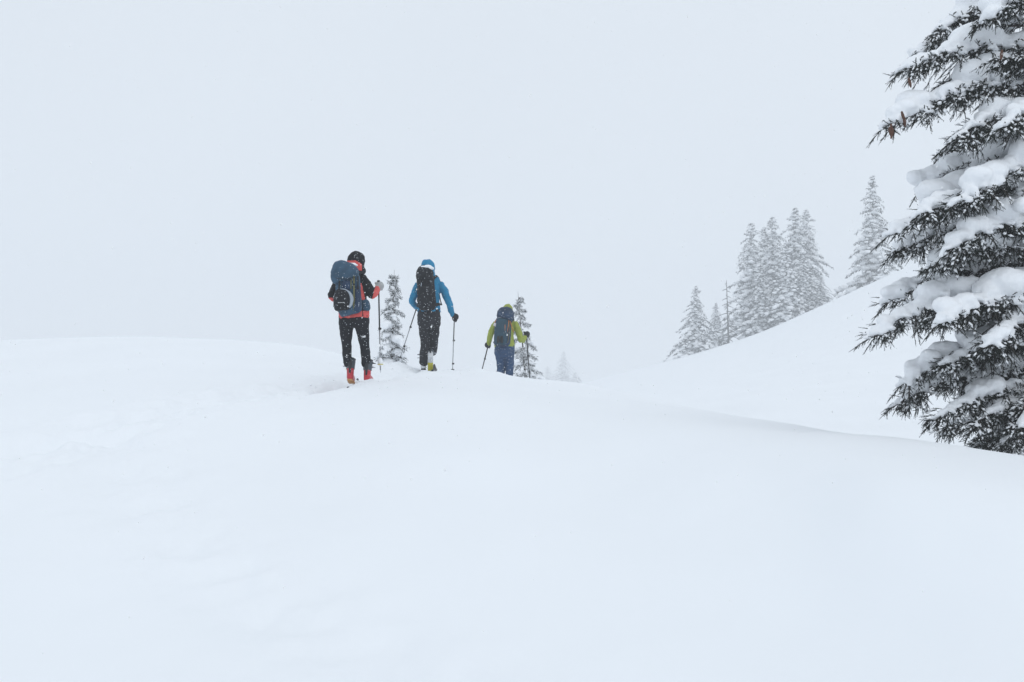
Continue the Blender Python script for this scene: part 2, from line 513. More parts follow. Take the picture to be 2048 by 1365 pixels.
def build_ground():
    az = np.concatenate([np.linspace(-math.pi, -0.75, 60, endpoint=False), np.linspace(-0.75, -0.52, 40, endpoint=False),
                         np.linspace(-0.52, 0.52, 440, endpoint=False), np.linspace(0.52, 0.75, 40, endpoint=False), np.linspace(0.75, math.pi, 60, endpoint=False)])
    rr = np.concatenate([np.geomspace(0.3, 2.5, 14, endpoint=False), np.linspace(2.5, 10, 100, endpoint=False), np.linspace(10, 21, 160, endpoint=False),
                         np.geomspace(21, 60, 50, endpoint=False), np.geomspace(60, 480, 40)])
    A, Rr = np.meshgrid(az, rr)
    X, Y = Rr * np.sin(A), Rr * np.cos(A)
    # evaluate per bearing column
    Z = np.empty_like(X)
    for j, a in enumerate(az):
        px = min(max(1024 + F * math.tan(min(max(a, -1.05), 1.05)), cpx[0]), cpx[-1])
        kd = [pchip(cpx, KD[:, k], [px])[0] for k in range(KD.shape[1])]
        kz = [pchip(cpx, KZ[:, k], [px])[0] for k in range(KZ.shape[1])]
        zz = pchip(kd, kz, rr * math.cos(min(abs(a), 1.0)))
        f = min(max((abs(a) - 0.9) / 0.9, 0), 1)
        f = f * f * (3 - 2 * f)
        Z[:, j] = zz * (1 - f) + f * (-0.0001 * rr ** 2)
    # even out the swells from bearing to bearing
    ker = np.exp(-np.linspace(-2, 2, 61) ** 2)
    ker /= ker.sum()
    pad = np.concatenate([Z[:, -30:], Z, Z[:, :30]], 1)
    Zs = sum(ker[q] * pad[:, q:q + Z.shape[1]] for q in range(61))
    wn = np.clip((rr - 4) / 8, 0, 1)[:, None]
    wf = np.clip((.52 - np.abs(az)) / .06, 0, 1)[None, :] * (1 - .75 * wn * (rr[:, None] > 12) * (rr[:, None] < 30))
    Z = Zs * wf + Z * (1 - wf)
    Z = Z + detail(X, Y)
    GRID.update(az=az, rr=rr, Z=Z)
    nr, na = X.shape
    V = np.column_stack([X.ravel(), Y.ravel(), Z.ravel()])
    i, j = np.meshgrid(np.arange(nr - 1), np.arange(na), indexing='ij')
    a, b = i * na + j, i * na + (j + 1) % na
    c, d = a + na, b + na
    Q = np.stack([a, c, d, b], -1).reshape(-1, 4)
    V = np.vstack([V, [[0, 0, Z[0].mean()]]])
    me = make_mesh('snow_ground', V, Q)
    o = link('snow_ground', me, M['snow'])
    # centre fan
    acc = Acc()
    ring = V[:na]
    acc.add(np.vstack([ring, [[0, 0, Z[0].mean()]]]), [(k, (k + 1) % na, na) for k in range(na)])
    cap = acc.mesh('snow_ground_centre')
    link('snow_ground_centre', cap, M['snow'], o)
    tag(o, 'smooth white snow slope with faint ski tracks', kind='structure')
    return o
build_ground()

# ------------------------------------------------------------------ spruces
UP = np.array([0, 0, 1.0])

def needles_for(acc, p0, d, ln, rs, k, nl, nw, core):
    """bottle-brush shoots: p0, d (n,3), ln (n,); k needles each"""
    n = len(p0)
    if n == 0:
        return
    rnd = rs.normal(size=(n, 3))
    u = cross3(d, rnd)
    u /= np.linalg.norm(u, axis=1, keepdims=True) + 1e-9
    v = cross3(d, u)
    # cores
    tip = p0 + d * ln[:, None]
    ang = np.array([0, 2.094, 4.189])
    base = p0[:, None, :] + core * (np.cos(ang)[None, :, None] * u[:, None, :] + np.sin(ang)[None, :, None] * v[:, None, :])
    V = np.concatenate([base, tip[:, None, :]], 1).reshape(-1, 3)
    b = np.arange(n)[:, None, None] * 4
    T = (b + np.array([[0, 1, 3], [1, 2, 3], [2, 0, 3]])[None]).reshape(-1, 3)
    acc.add(V, T)
    # needles
    s = (np.arange(k)[None, :] + rs.uniform(0, 1, (n, k))) / k
    ph = rs.uniform(0, 2 * np.pi, (n, k))
    rad = np.cos(ph)[..., None] * u[:, None, :] + np.sin(ph)[..., None] * v[:, None, :]
    pos = p0[:, None, :] + d[:, None, :] * (s * ln[:, None])[..., None]
    nd = d[:, None, :] * rs.uniform(.35, .9, (n, k, 1)) + rad * .8
    nd /= np.linalg.norm(nd, axis=2, keepdims=True)
    L = nl * rs.uniform(.7, 1.15, (n, k, 1)) * (1 - .35 * s[..., None])
    side = cross3(nd, rad)
    side /= np.linalg.norm(side, axis=2, keepdims=True) + 1e-9
    V = np.stack([pos - side * nw / 2, pos + side * nw / 2, pos + nd * L], 2).reshape(-1, 3)
    acc.add(V, np.arange(len(V)).reshape(-1, 3))

def bough(rs, base, tip, sag=0.1, sec=20, sec_len=.55, shoots=9, shoot_len=.078, hang=1.2, k=16, nl=.018, nw=.0062, core=.0048,
          snow=.13, wood=.02, flock=.28, droop=.38, snow_from=.12, voxel=.019):
    """one bough: returns (wood+needle Acc wood, Acc needles, snow mesh Acc coarse, Acc flock)"""
    base, tip = np.asarray(base, float), np.asarray(tip, float)
    ts = np.linspace(0, 1, 13)
    wob = rs.uniform(-1, 1, 3) * .04 * np.linalg.norm(tip - base)
    def axis(t):
        t = np.asarray(t, float)[..., None]
        return base + (tip - base) * t + UP * (sag * 4 * t * (1 - t)) + wob * np.sin(t * 5.5) * t
    ax = axis(ts)
    aw, an, asn, af = Acc(), Acc(), Acc(), Acc()
    loft(aw, ax, wood * (1 - .8 * ts), seg=6, ref=(0, 0.1, 1))
    total = np.linalg.norm(tip - base)
    SP, SD, SL = [], [], []
    hdir = norm((tip - base) * [1, 1, 0.3])
    for i in range(sec):
        t = .10 + .90 * (i + rs.uniform(.1, .9)) / sec
        p, q = axis(t), axis(min(1.0, t + .03)) - axis(t - .03)
        Td = norm(q)
        s = 1 if i % 2 else -1
        S = norm(cross3(Td, UP)) * s
        d = norm(S * rs.uniform(.6, 1.0) + Td * rs.uniform(.30, .75) - UP * rs.uniform(-.05, .30))
        L = sec_len * (1.05 - .72 * t) * rs.uniform(.65, 1.2) * min(1, .45 + t * 2.2)
        nseg = 6
        vv = np.linspace(0, 1, nseg)[:, None]
        dr = droop * rs.uniform(.5, 1.4)
        line = p + d * L * vv - UP * dr * L * vv ** 2
        loft(aw, line, np.linspace(wood * .28, .003, nseg), seg=4, ref=(0.1, 0.1, 1))
        for j in range(shoots):
            v = .12 + .88 * (j + rs.uniform(0, 1)) / shoots
            pp = p + d * L * v - UP * dr * L * v * v
            dd = norm(d - UP * 2 * dr * v)
            sd_ = norm(cross3(dd, UP)) * (1 if j % 2 else -1)
            sdir = norm(dd * rs.uniform(.5, 1) + sd_ * rs.uniform(.3, .9) - UP * rs.uniform(-.1, 1.0) * hang)
            SP.append(pp); SD.append(sdir); SL.append(shoot_len * rs.uniform(.55, 1.25))
        pp = line[-1]
        SP.append(pp); SD.append(norm(line[-1] - line[-2])); SL.append(shoot_len * 1.1)
        # needles along the branchlet itself
        for a_, b_ in zip(line[1:-1], line[2:]):
            SP.append(a_); SD.append(norm(b_ - a_)); SL.append(np.linalg.norm(b_ - a_) * 1.1)
        if snow and t > snow_from:
            for v in (np.arange(4) + rs.uniform(0, .8, 4)) / 6.0:
                pp = p + d * L * v - UP * dr * L * v * v
                r = snow * rs.uniform(.26, .52) * (1.1 - .6 * v) * (1.0 - .35 * t)
                ellipsoid(asn, pp + UP * (r * .55 + .012) + rs.normal(size=3) * r * .25, (r * rs.uniform(1.0, 1.45), r * rs.uniform(1.0, 1.45), r * .62))
    # hanging sprays under the axis and a plume at the end
    knots = rs.uniform(.12, 1.0, max(3, int(total * 4.5)))        # sprays hang in clusters
    klen = rs.uniform(.55, 1.6, len(knots))
    for i in range(int(sec * 1.25 * hang)):
        kk = rs.randint(len(knots))
        t = float(np.clip(knots[kk] + rs.normal() * .035, .05, 1)) if i % 4 else rs.uniform(.1, 1)
        S = norm(cross3(hdir, UP)) * rs.choice([-1, 1])
        p = axis(t) + S * rs.uniform(0, .75) * (snow + .05)
        hl = shoot_len * rs.uniform(.9, 2.6) * klen[kk] * (1.0 if t < .85 else .7)
        hd = norm(np.array([rs.normal() * .3, rs.normal() * .3, -1.0]) + hdir * rs.uniform(.05, .55))
        e = p + hd * hl
        loft(aw, [p, p * .5 + e * .5 + hdir * .01, e], [.004, .003, .002], seg=4, ref=(0.3, 1, 0))
        SP.append(e); SD.append(hd); SL.append(shoot_len * .8)
        for q_ in range(7):
            v = rs.uniform(.05, 1)
            SP.append(p + hd * hl * v)
            SD.append(norm(hd * .8 + rs.normal(size=3) * .55))
            SL.append(shoot_len * rs.uniform(.6, 1.1))
        for q_ in range(3):
            SP.append(p + hd * hl * q_ / 3); SD.append(hd); SL.append(hl / 3 * 1.1)
    # side sprays that stand out from under the snow
    for i in range(int(sec * 2.2)):
        t = rs.uniform(.12, 1)
        S = norm(cross3(hdir, UP)) * rs.choice([-1, 1])
        off_ = rs.uniform(.3, 1.05) * (snow * 1.0 + .04)
        p = axis(t) + S * off_
        for q_ in range(2):
            SP.append(p + rs.normal(size=3) * .015)
            SD.append(norm(S * rs.uniform(.3, 1.0) + hdir * rs.uniform(.2, .9) + UP * rs.uniform(-.8, .35)))
            SL.append(shoot_len * rs.uniform(.7, 1.3))
    for i in range(6):
        SP.append(axis(.93 + .07 * i / 5)); SD.append(norm(hdir + rs.normal(size=3) * .5 - UP * .45)); SL.append(shoot_len * rs.uniform(.7, 1.2))
    SP, SD, SL = np.array(SP), np.array(SD), np.array(SL)
    needles_for(an, SP, SD, SL, rs, k, nl, nw, core)
    if snow:
        gap0 = rs.uniform(0, 6.3)
        n = max(7, int(total / (snow * .36)))
        for i in range(n):
            t = snow_from + (.985 - snow_from) * (i + rs.uniform(0, 1)) / n
            shape = .55 + .75 * math.sin(math.pi * min(1, t * .92 + .05))
            r = snow * shape * rs.uniform(.40, 1.0) * (.84 + .34 * math.sin(t * total * 7.5 + gap0) )
            if r < .25 * snow:
                continue
            c = axis(t) + np.array([rs.normal() * .3 * r, rs.normal() * .4 * r, r * .66 + .012])
            ellipsoid(asn, c, (r * 1.05, r * .95, r * .74))
            if rs.uniform() < .5:
                ellipsoid(asn, c + rs.normal(size=3) * r * [.6, .6, .15], (r * .55, r * .55, r * .5))
    if flock > 0:
        sel = rs.uniform(size=len(SP)) < flock
        for p, d, L in zip(SP[sel], SD[sel], SL[sel]):
            s_ = norm(cross3(d, UP) + 1e-4)
            up_ = cross3(s_, d)
            rot = np.column_stack([d, s_, up_])
            g = rs.uniform(.7, 1.5)
            ellipsoid(af, p + d * L * rs.uniform(.3, .6) + UP * nl * .55, (L * rs.uniform(.25, .5), nl * .70 * g, nl * .52 * g), 'oct', rot)
    return aw, an, asn, af

def plant_spruce(name, loc, boughs, height, trunk_r, label, group, lean=(0, 0), voxel=.0185, sub_disp=.030, seed=1, needle='needle'):
    """spruce thing > trunk, branch (> needles, snow_load); boughs hold local base and tip"""
    root = tag(empty(name, loc), label, 'tree', group)
    rs = np.random.RandomState(seed)
    a = Acc()
    ts = np.linspace(0, 1, 14)
    pts = np.column_stack([lean[0] * ts ** 1.5 + .015 * height * np.sin(ts * 7) * ts * .3, lean[1] * ts, ts * height - .35 * (ts == 0)])
    rad = trunk_r * (1 - .93 * ts) * (1 + .25 * (ts == 0))
    loft(a, pts, rad, seg=12, ref=(0, 1, 0))
    link('trunk', a.mesh('trunk'), M['bark'], root)
    for b in boughs:
        kw = {k_: v_ for k_, v_ in b.items() if k_ not in ('base', 'tip')}
        aw, an, asn, af = bough(rs, b['base'], b['tip'], **kw)
        br = link('branch', aw.mesh('branch'), M['bark'], root)
        link('needles', an.mesh('needles', False), M[needle], br)['kind'] = 'stuff'
        if not asn.empty():
            me = fuse(asn, voxel, 2, sub_disp, .13, 'snow_load', fine=sub_disp * .45)
            if not af.empty():
                V, T = af.arrays()
                me2 = make_mesh('frost_clumps', V, T)
                fo = link('frost_clumps', me2, M['tree_snow'], br)
                fo['kind'] = 'stuff'
            link('snow_load', me, M['tree_snow'], br)['kind'] = 'stuff'
        elif not af.empty():
            fo = link('frost_clumps', af.mesh('frost_clumps'), M['tree_snow'], br)
            fo['kind'] = 'stuff'
    return root

# --- the big spruce at the edge of the frame
TD = 9.8
tree_base = np.array([(2135 - 1024) / F * TD, TD, 0.0])
tree_base[2] = gz(tree_base[0], tree_base[1])
def L_(px, py, D):
    return P(px, py, D) - tree_base
def trunk_at(py, dx=0.0):
    z = EYE - (py - 682.5) / F * TD - tree_base[2]
    return np.array([dx, 0, z])
BIG = []
def bb(tip, py_base, sag=.12, **kw):
    py_base = tip[1] - .50 * (tip[1] - py_base)          # boughs leave the stem nearly level, arch and nod at the end
    d = dict(base=trunk_at(py_base), tip=L_(*tip), sag=sag + .05, sec=32, sec_len=.50, snow=.15)
    d.update(kw)
    BIG.append(d)
# tip pixel x, y, distance ; height of the branch's foot on the trunk
bb((1862, 74, 9.9), -70, .10, snow=.13)
bb((1975, 48, 9.1), -110, .08, snow=.13)
bb((1822, 112, 10.2), 10, .10, snow=.13)
bb((1806, 146, 9.4), 60, .10, snow=.13)
bb((1790, 240, 9.2), 120, .12, snow=.14)
bb((1908, 288, 9.0), 150, .08, snow=.09, sec_len=.5, hang=1.4)
bb((1985, 275, 8.8), 160, .06, snow=.09, sec_len=.45, hang=1.4)
bb((1848, 378, 9.8), 260, .14, snow=.14)
bb((1925, 400, 8.6), 280, .12, snow=.14)
bb((1782, 458, 9.2), 330, .16, snow=.14)
bb((1800, 500, 9.7), 400, .10, snow=.10, hang=1.5)
bb((1905, 505, 8.7), 380, .10, snow=.14)
bb((1768, 620, 9.5), 450, .16, snow=.14)
bb((1880, 560, 9.9), 440, .08, snow=.10, hang=1.4)
bb((1764, 684, 9.0), 480, .17, snow=.13)
bb((1772, 660, 10.2), 500, .17, snow=.13)
bb((1900, 660, 8.5), 530, .10, snow=.14)
bb((1802, 775, 9.4), 560, .12, snow=.115, hang=1.2)
bb((1965, 690, 8.6), 560, .08, snow=.10, hang=1.2)
bb((1785, 828, 9.5), 620, .10, snow=.085, sec_len=.42)
bb((1872, 846, 9.1), 690, .08, snow=.085, sec_len=.45)
bb((1928, 868, 9.0), 740, .06, snow=.055, sec_len=.42, hang=1.1)
bb((1950, 890, 9.6), 790, .05, snow=.03, sec_len=.40, hang=1.1)
bb((2010, 890, 9.0), 780, .05, snow=.04, sec_len=.42, hang=1.1)
bb((2040, 860, 8.7), 740, .05, snow=.06, sec_len=.42)
for q_ in ((1880, 215, 9.3, 120), (1940, 345, 9.6, 270), (1850, 425, 8.8, 350), (1930, 470, 9.9, 400), (1855, 540, 9.0, 460), (1850, 640, 9.6, 560), (1900, 735, 9.2, 640), (1935, 785, 9.6, 700), (1980, 600, 9.0, 520), (1985, 830, 9.3, 760)):
    bb(q_[:3], q_[3], .08, snow=.105, hang=1.2, sec_len=.45)   # lesser boughs between the tiers
rsb = np.random.RandomState(77)
for i in range(46):                      # inner boughs round the trunk that fill the dark heart of the tree
    pyb = 20 + 860 * ((i + rsb.uniform(0, 1)) / 46) ** .8
    ang = rsb.uniform(R(100), R(260)) if i % 5 else rsb.uniform(R(-60), R(60))
    ln = rsb.uniform(.8, 1.35)
    b = trunk_at(pyb)
    tip = b + np.array([math.cos(ang) * ln, math.sin(ang) * ln, -rsb.uniform(.1, .35)])
    tip[2] = max(tip[2], 0.05)
    BIG.append(dict(base=b, tip=tip, sag=.06, sec=16, sec_len=.42, snow=rsb.choice([0.0, 0.0, .03, .04]), hang=1.9, k=11, nw=.009))
for b in BIG:
    b.setdefault('k', 16)
spruce = plant_spruce('spruce_tree', tree_base, BIG, 7.5, .17, 'large dark spruce with thick snow pillows on its boughs, cut off by the frame', None, seed=5)
# cones at the bough ends
def cone(px, py, D, tilt, ln=.095):
    acc = Acc()
    t = np.linspace(0, 1, 9)
    r = .014 * np.sin(np.pi * (t * .86 + .10)) ** .7
    pts = np.column_stack([np.sin(tilt) * t * ln, 0 * t, -np.cos(tilt) * t * ln])
    loft(acc, pts, r * (1 + .12 * (np.arange(9) % 2)), seg=8, ref=(0, 1, 0.1))
    o = link('cone', acc.mesh('cone'), M['cone'], spruce)
    o.location = tuple(L_(px, py + 8, D))
for c in ((1778, 247, 9.05, .25), (1786, 250, 9.05, -.2), (1803, 215, 9.1, .3), (1808, 226, 9.1, .1), (1817, 148, 9.2, .25), (2004, 92, 9.0, -.1), (1835, 415, 8.9, .2), (1782, 240, 9.1, .1)):
    cone(*c)

# --- two young spruces behind the skiers
def young(px, top, D, seed, label, width, lean=(0, 0), n=34, snow=.075, top_gap=0.0):
    x = (px - 1024) / F * D
    z = gz(x, D)
    top_z = EYE - (top - 682.5) / F * D
    H = top_z - z
    rs = np.random.RandomState(seed)
    bs = []
    for i in range(n):
        t = .06 + .90 * (i + rs.uniform(0, 1)) / n
        ang = i * 2.4 + rs.uniform(-.5, .5)
        ln = width * 1.2 * (1 - t) ** .95 * rs.uniform(.6, 1.35) + .06
        bz = t * H
        b = np.array([lean[0] * t ** 1.5, lean[1] * t, bz])
        tip = b + np.array([math.cos(ang) * ln, math.sin(ang) * ln, (.10 if t > .85 else -rs.uniform(.15, .55)) * ln])
        tip[2] = max(tip[2], .02)
        bs.append(dict(base=b, tip=tip, sag=.05 * ln, sec=7, sec_len=.40 * ln + .05, shoots=5, shoot_len=.055, k=10, nl=.018, nw=.006, core=.004,
                       snow=(snow * rs.uniform(.6, 1.3) * (1.1 - .8 * t) if rs.uniform() < (.85 if t < .7 else .35) else 0), wood=.008, flock=.75, hang=.7))
    return plant_spruce('young_spruce', (x, D, z), bs, H, .035, label, 'young spruces behind the skiers', lean, voxel=.017, sub_disp=.016, seed=seed, needle='young_needle')
young(784, 540, 24, 21, 'young snow-covered spruce standing between the coral and the blue jacketed skiers', .36, (.05, 0), snow=.105)
young(1052, 584, 26, 22, 'young spruce with sparse drooping boughs behind the skier in lime green', .46, (-.22, 0), n=30, snow=.075)

# --- spruces on the far slope
def far_spruce(name, px, top, base, D, width_px, seed, label, group='snow-laden spruces on the far slope', density=1.0, power=.8, sapling=False, sink=.6):
    x = (px - 1024) / F * D
    z = EYE - (base - 682.5) / F * D - sink
    H = (base - top) / F * D + sink
    W = width_px / F * D / 2 * 1.1
    root = tag(empty(name, (x, D, z)), label, 'tree', group)
    rs = np.random.RandomState(seed)
    a = Acc()
    ts = np.linspace(0, 1, 8)
    loft(a, np.column_stack([0 * ts, 0 * ts, ts * H * .97]), .018 * H * (1 - .9 * ts), seg=7)
    link('trunk', a.mesh('trunk'), M['bark'], root)
    fol, sn = Acc(), Acc()
    tri = []
    n = int((105 if not sapling else 34) * density)
    for i in range(n):
        t = .03 + .96 * ((i + rs.uniform(0, 1)) / n) ** .92
        ang = i * 2.39996 + rs.uniform(-.4, .4)
        lump = 1 + .30 * math.sin(ang * 2 + t * 23 + seed) * math.sin(t * 31 + seed * 1.7)
        ln = W * ((1 - t) ** power * rs.uniform(.55, 1.28) * lump * min(1.0, (1 - t) / .11 + .12) + .02)
        slope = -rs.uniform(.35, .85) if t < .88 else rs.uniform(-.2, .3)
        dirh = np.array([math.cos(ang), math.sin(ang), 0])
        b = np.array([0, 0, t * H])
        side = np.array([-dirh[1], dirh[0], 0])
        m = max(2, int(ln / (.045 * H) * 1.3) + 1)
        def pos(v):
            return b + dirh * ln * v + UP * (slope * ln * v * v + .12 * ln * v)
        sz = .021 * H ** .9 if not sapling else .05 * H
        for j in range(m):
            v = (j + rs.uniform(.3, .9)) / m
            r = sz * rs.uniform(.8, 2.3) * (1.1 - .35 * v) * (1.1 - .72 * t)
            if rs.uniform() < .85:
                c = pos(v) + side * rs.normal() * r * .8 + UP * r * .35
                V, T = ICO[0 if r < .30 or D > 200 else 1]
                X = V * (1 + rs.uniform(-.22, .22, (len(V), 1))) * [r * 1.35, r * 1.35, r * .72]
                sn.add(X + c, T)
        # hanging dark sprays
        kf = int(m * 20)
        v = rs.uniform(.08, 1.06, kf)
        pp = b + dirh * (ln * v)[:, None] + UP * (slope * ln * v * v + .12 * ln * v)[:, None]
        pp = pp + side * (rs.normal(size=(kf, 1)) * sz * 1.3 * (1.05 - .75 * t)) + rs.normal(size=(kf, 3)) * sz * .25 - UP * sz * .25
        L = sz * rs.uniform(.5, 1.4, (kf, 1)) * (1.05 - .6 * t)
        dd = np.column_stack([rs.normal(size=kf) * .55 + dirh[0] * .55, rs.normal(size=kf) * .55 + dirh[1] * .55, -rs.uniform(.25, 1.1, kf)])
        dd /= np.linalg.norm(dd, axis=1, keepdims=True)
        sd_ = cross3(dd, rs.normal(size=(kf, 3)))
        sd_ /= np.linalg.norm(sd_, axis=1, keepdims=True) + 1e-9
        wd = L * rs.uniform(.22, .42, (kf, 1))
        V = np.stack([pp - sd_ * wd, pp + sd_ * wd * .6, pp + dd * L * 1.5], 1).reshape(-1, 3)
        tri.append(V)
    V = np.vstack(tri)
    fol.add(V, np.arange(len(V)).reshape(-1, 3))
    cr = link('crown', fol.mesh('crown', False), M['far_needle'], root)
    cr['kind'] = 'stuff'
    s_ = link('snow_load', sn.mesh('snow_load'), M['far_snow'], root)
    s_['kind'] = 'stuff'
    return root

far_spruce('spruce_tree', 1392, 571, 716, 138, 100, 31, 'snowy pointed spruce at the low end of the slope, beside the bare snag')
far_spruce('spruce_tree', 1432, 606, 700, 165, 62, 32, 'pale hazy spruce half hidden behind the bare snag')
far_spruce('spruce_tree', 1502, 444, 688, 144, 92, 33, 'tall narrow snowy spruce at the low edge of the dense clump', power=.52)
far_spruce('spruce_tree', 1545, 432, 672, 150, 104, 34, 'broad snowy spruce in the middle of the dense clump', power=.52)
far_spruce('spruce_tree', 1528, 452, 676, 156, 84, 35, 'hazy spruce wedged between two taller ones in the clump', power=.6)
far_spruce('spruce_tree', 1590, 414, 660, 150, 100, 36, 'tallest spruce of the dense clump, with a sharp top', power=.55)
far_spruce('spruce_tree', 1612, 417, 644, 154, 104, 37, 'spruce with a thin spire at the uphill edge of the clump', power=.62)
far_spruce('spruce_tree', 1573, 486, 668, 137, 92, 38, 'whitest spruce standing in front of the dense clump', power=.62)
far_spruce('spruce_tree', 1641, 552, 618, 141, 62, 39, 'short bushy spruce leaning out on the uphill side of the clump', density=.6, power=.5)
far_spruce('spruce_tree', 1521, 528, 684, 140, 74, 51, 'lower snowy spruce filling the foot of the clump below the two narrow ones', power=.6)
far_spruce('spruce_tree', 1606, 512, 652, 140, 84, 52, 'lower snowy spruce filling the uphill foot of the clump', power=.6)
far_spruce('young_spruce', 1601, 626, 660, 134, 40, 40, 'small snow-buried spruce at the foot of the clump', sapling=True, power=.7)
far_spruce('spruce_tree', 1745, 350, 590, 138, 100, 41, 'lone tall spruce uphill of the clump, beside the big dark spruce', power=.72)
far_spruce('young_spruce', 1768, 524, 580, 134, 44, 42, 'small snow-caked spruce tucked beside the lone tall spruce', sapling=True, power=.7)
far_spruce('spruce_tree', 1893, 316, 540, 150, 96, 43, 'far spruce whose tip shows above a bough of the big spruce', power=.72)
far_spruce('spruce_tree', 1127, 703, 778, 420, 58, 44, 'faint spruce almost lost in fog beyond the gap', 'ghostly spruces in the fog', power=.7, sink=1.5)
far_spruce('spruce_tree', 1095, 732, 776, 440, 44, 45, 'very faint low spruce beside the foggy one, nearer the lime skier', 'ghostly spruces in the fog', power=.6, sink=1.5, density=.7)
far_spruce('young_spruce', 1151, 744, 776, 425, 30, 46, 'faint little spruce on the hill side of the foggy one', 'ghostly spruces in the fog', power=.6, sink=1.5, sapling=True)

def snag(px, top, base, D):
    x = (px - 1024) / F * D
    z = EYE - (base - 682.5) / F * D - .5
    H = (base - top) / F * D + .5
    root = tag(empty('dead_tree', (x, D, z)), 'bare grey snag with short drooping twigs, left of the dense clump', 'dead tree')
    a = Acc()
    ts = np.linspace(0, 1, 12)
    loft(a, np.column_stack([-.035 * H * ts, 0 * ts, ts * H]), .016 * H * (1 - .8 * ts), seg=8)
    link('trunk', a.mesh('trunk'), M['dead'], root)
    rs = np.random.RandomState(9)
    for i in range(34):
        t = .12 + .86 * i / 34
        ang = i * 2.4 + rs.uniform(-.4, .4)
        ln = H * (.20 * (1 - t) + .035) * rs.uniform(.6, 1.2)
        v = np.linspace(0, 1, 5)
        b = Acc()
        loft(b, np.column_stack([-.035 * H * t + math.cos(ang) * ln * v, math.sin(ang) * ln * v, t * H - .35 * ln * v ** 1.6]), .0062 * H * (1 - .6 * v), seg=4)
        link('branch', b.mesh('branch'), M['dead'], root)
snag(1458, 561, 700, 136)

# ------------------------------------------------------------------ the skiers
class Figure:
    def __init__(self, D, px, py, label, seed):
        self.D = D
        self.base = P(px, py, D)
        self.root = tag(empty('person', self.base), label, 'person', 'ski tourers walking up the snow')
        self.pxm = D / F                # metres per photograph pixel at this distance
        self.rs = np.random.RandomState(seed)
    def J(self, px, py, dy=0.0):
        return P(px, py, self.D + dy) - self.base
    def pix(self, c):
        w_ = np.asarray(c) + self.base
        return 1024 + w_[..., 0] / w_[..., 1] * F, 682.5 - (w_[..., 2] - EYE) / w_[..., 1] * F
    def part(self, name, me, mats, parent=None, zone=None, label=None):
        o = link(name, me, mats, parent or self.root)
        if zone is not None:
            c = np.empty(len(me.polygons) * 3)
            me.polygons.foreach_get('center', c)
            c = c.reshape(-1, 3)
            px, py = self.pix(c)
            me.polygons.foreach_set('material_index', zone(px, py, c).astype(np.int32))
        if label:
            o['label'] = label
        return o
    def limb(self, acc, joints, seg=12, sub=4, flat=1.0, thin=1.0):
        """joints: (px, py, dy, radius px)"""
        pts = np.array([self.J(j[0], j[1], j[2]) for j in joints])
        rr = np.array([j[3] * self.pxm * thin for j in joints])
        t = np.linspace(0, len(joints) - 1, (len(joints) - 1) * sub + 1)
        ptsi = np.column_stack([np.interp(t, range(len(joints)), pts[:, k]) for k in range(3)])
        ri = pchip(np.arange(len(joints)), rr, t) if len(joints) > 2 else np.interp(t, range(len(joints)), rr)
        loft(acc, ptsi, ri, ri * flat, seg=seg, ref=(0, 1, 0.05))
        ellipsoid(acc, pts[-1], (rr[-1],) * 3)
        for p, r in zip(pts[1:-1], rr[1:-1]):
            ellipsoid(acc, p, (r * 1.02,) * 3)
    def trunk(self, acc, rows, seg=20):
        """rows: (px, py, half width px, depth m, dy)"""
        n = len(rows)
        t = np.linspace(0, n - 1, (n - 1) * 4 + 1)
        pts = np.array([self.J(r[0], r[1], r[4]) for r in rows])
        ptsi = np.column_stack([pchip(np.arange(n), pts[:, k], t) for k in range(3)])
        hw = pchip(np.arange(n), [r[2] * self.pxm for r in rows], t)
        dp = pchip(np.arange(n), [r[3] for r in rows], t)
        loft(acc, ptsi, hw, dp, seg=seg, ref=(0, 1, 0))
    def ribbon(self, name, pts, wd, m, parent, th=.004):
        """webbing strap through local points"""
        acc = Acc()
        pts = np.asarray(pts, float)
        loft(acc, pts, wd / 2, th, seg=8, ref=(0, 1, 0.02))
        return link(name, acc.mesh(name), m, parent)

def face(fig, head, r, body_acc):
    """nose, chin and ears fused into the body; returns eye and mouth positions (person looks along +y)"""
    h = np.asarray(head, float)
    ellipsoid(body_acc, h - np.array([0, 0, r * .08]), (r * .76, r * .90, r * 1.06), 2)
    ellipsoid(body_acc, h + np.array([0, r * .45, -r * .65]), (r * .52, r * .55, r * .52), 2)
    ellipsoid(body_acc, h + np.array([0, r * .98, -r * .15]), (r * .15, r * .22, r * .26), 1)
    for s in (-1, 1):
        ellipsoid(body_acc, h + np.array([s * r * .80, 0, -r * .05]), (r * .10, r * .20, r * .30), 1)

def face_parts(fig, head, r, body):
    h = np.asarray(head, float)
    for s in (-1, 1):
        a = Acc()
        ellipsoid(a, h + np.array([s * r * .32, r * .86, r * .06]), (r * .13, r * .09, r * .08), 1)
        link('eye', a.mesh('eye'), M['eye'], body)
    a = Acc()
    ellipsoid(a, h + np.array([0, r * .97, -r * .55]), (r * .26, r * .06, r * .07), 1)
    link('mouth', a.mesh('mouth'), M['lip'], body)
    a = Acc()
    ellipsoid(a, h + np.array([0, -r * .18, r * .22]), (r * .78, r * .84, r * .94), 2)
    link('hair', a.mesh('hair'), M['hair'], body)

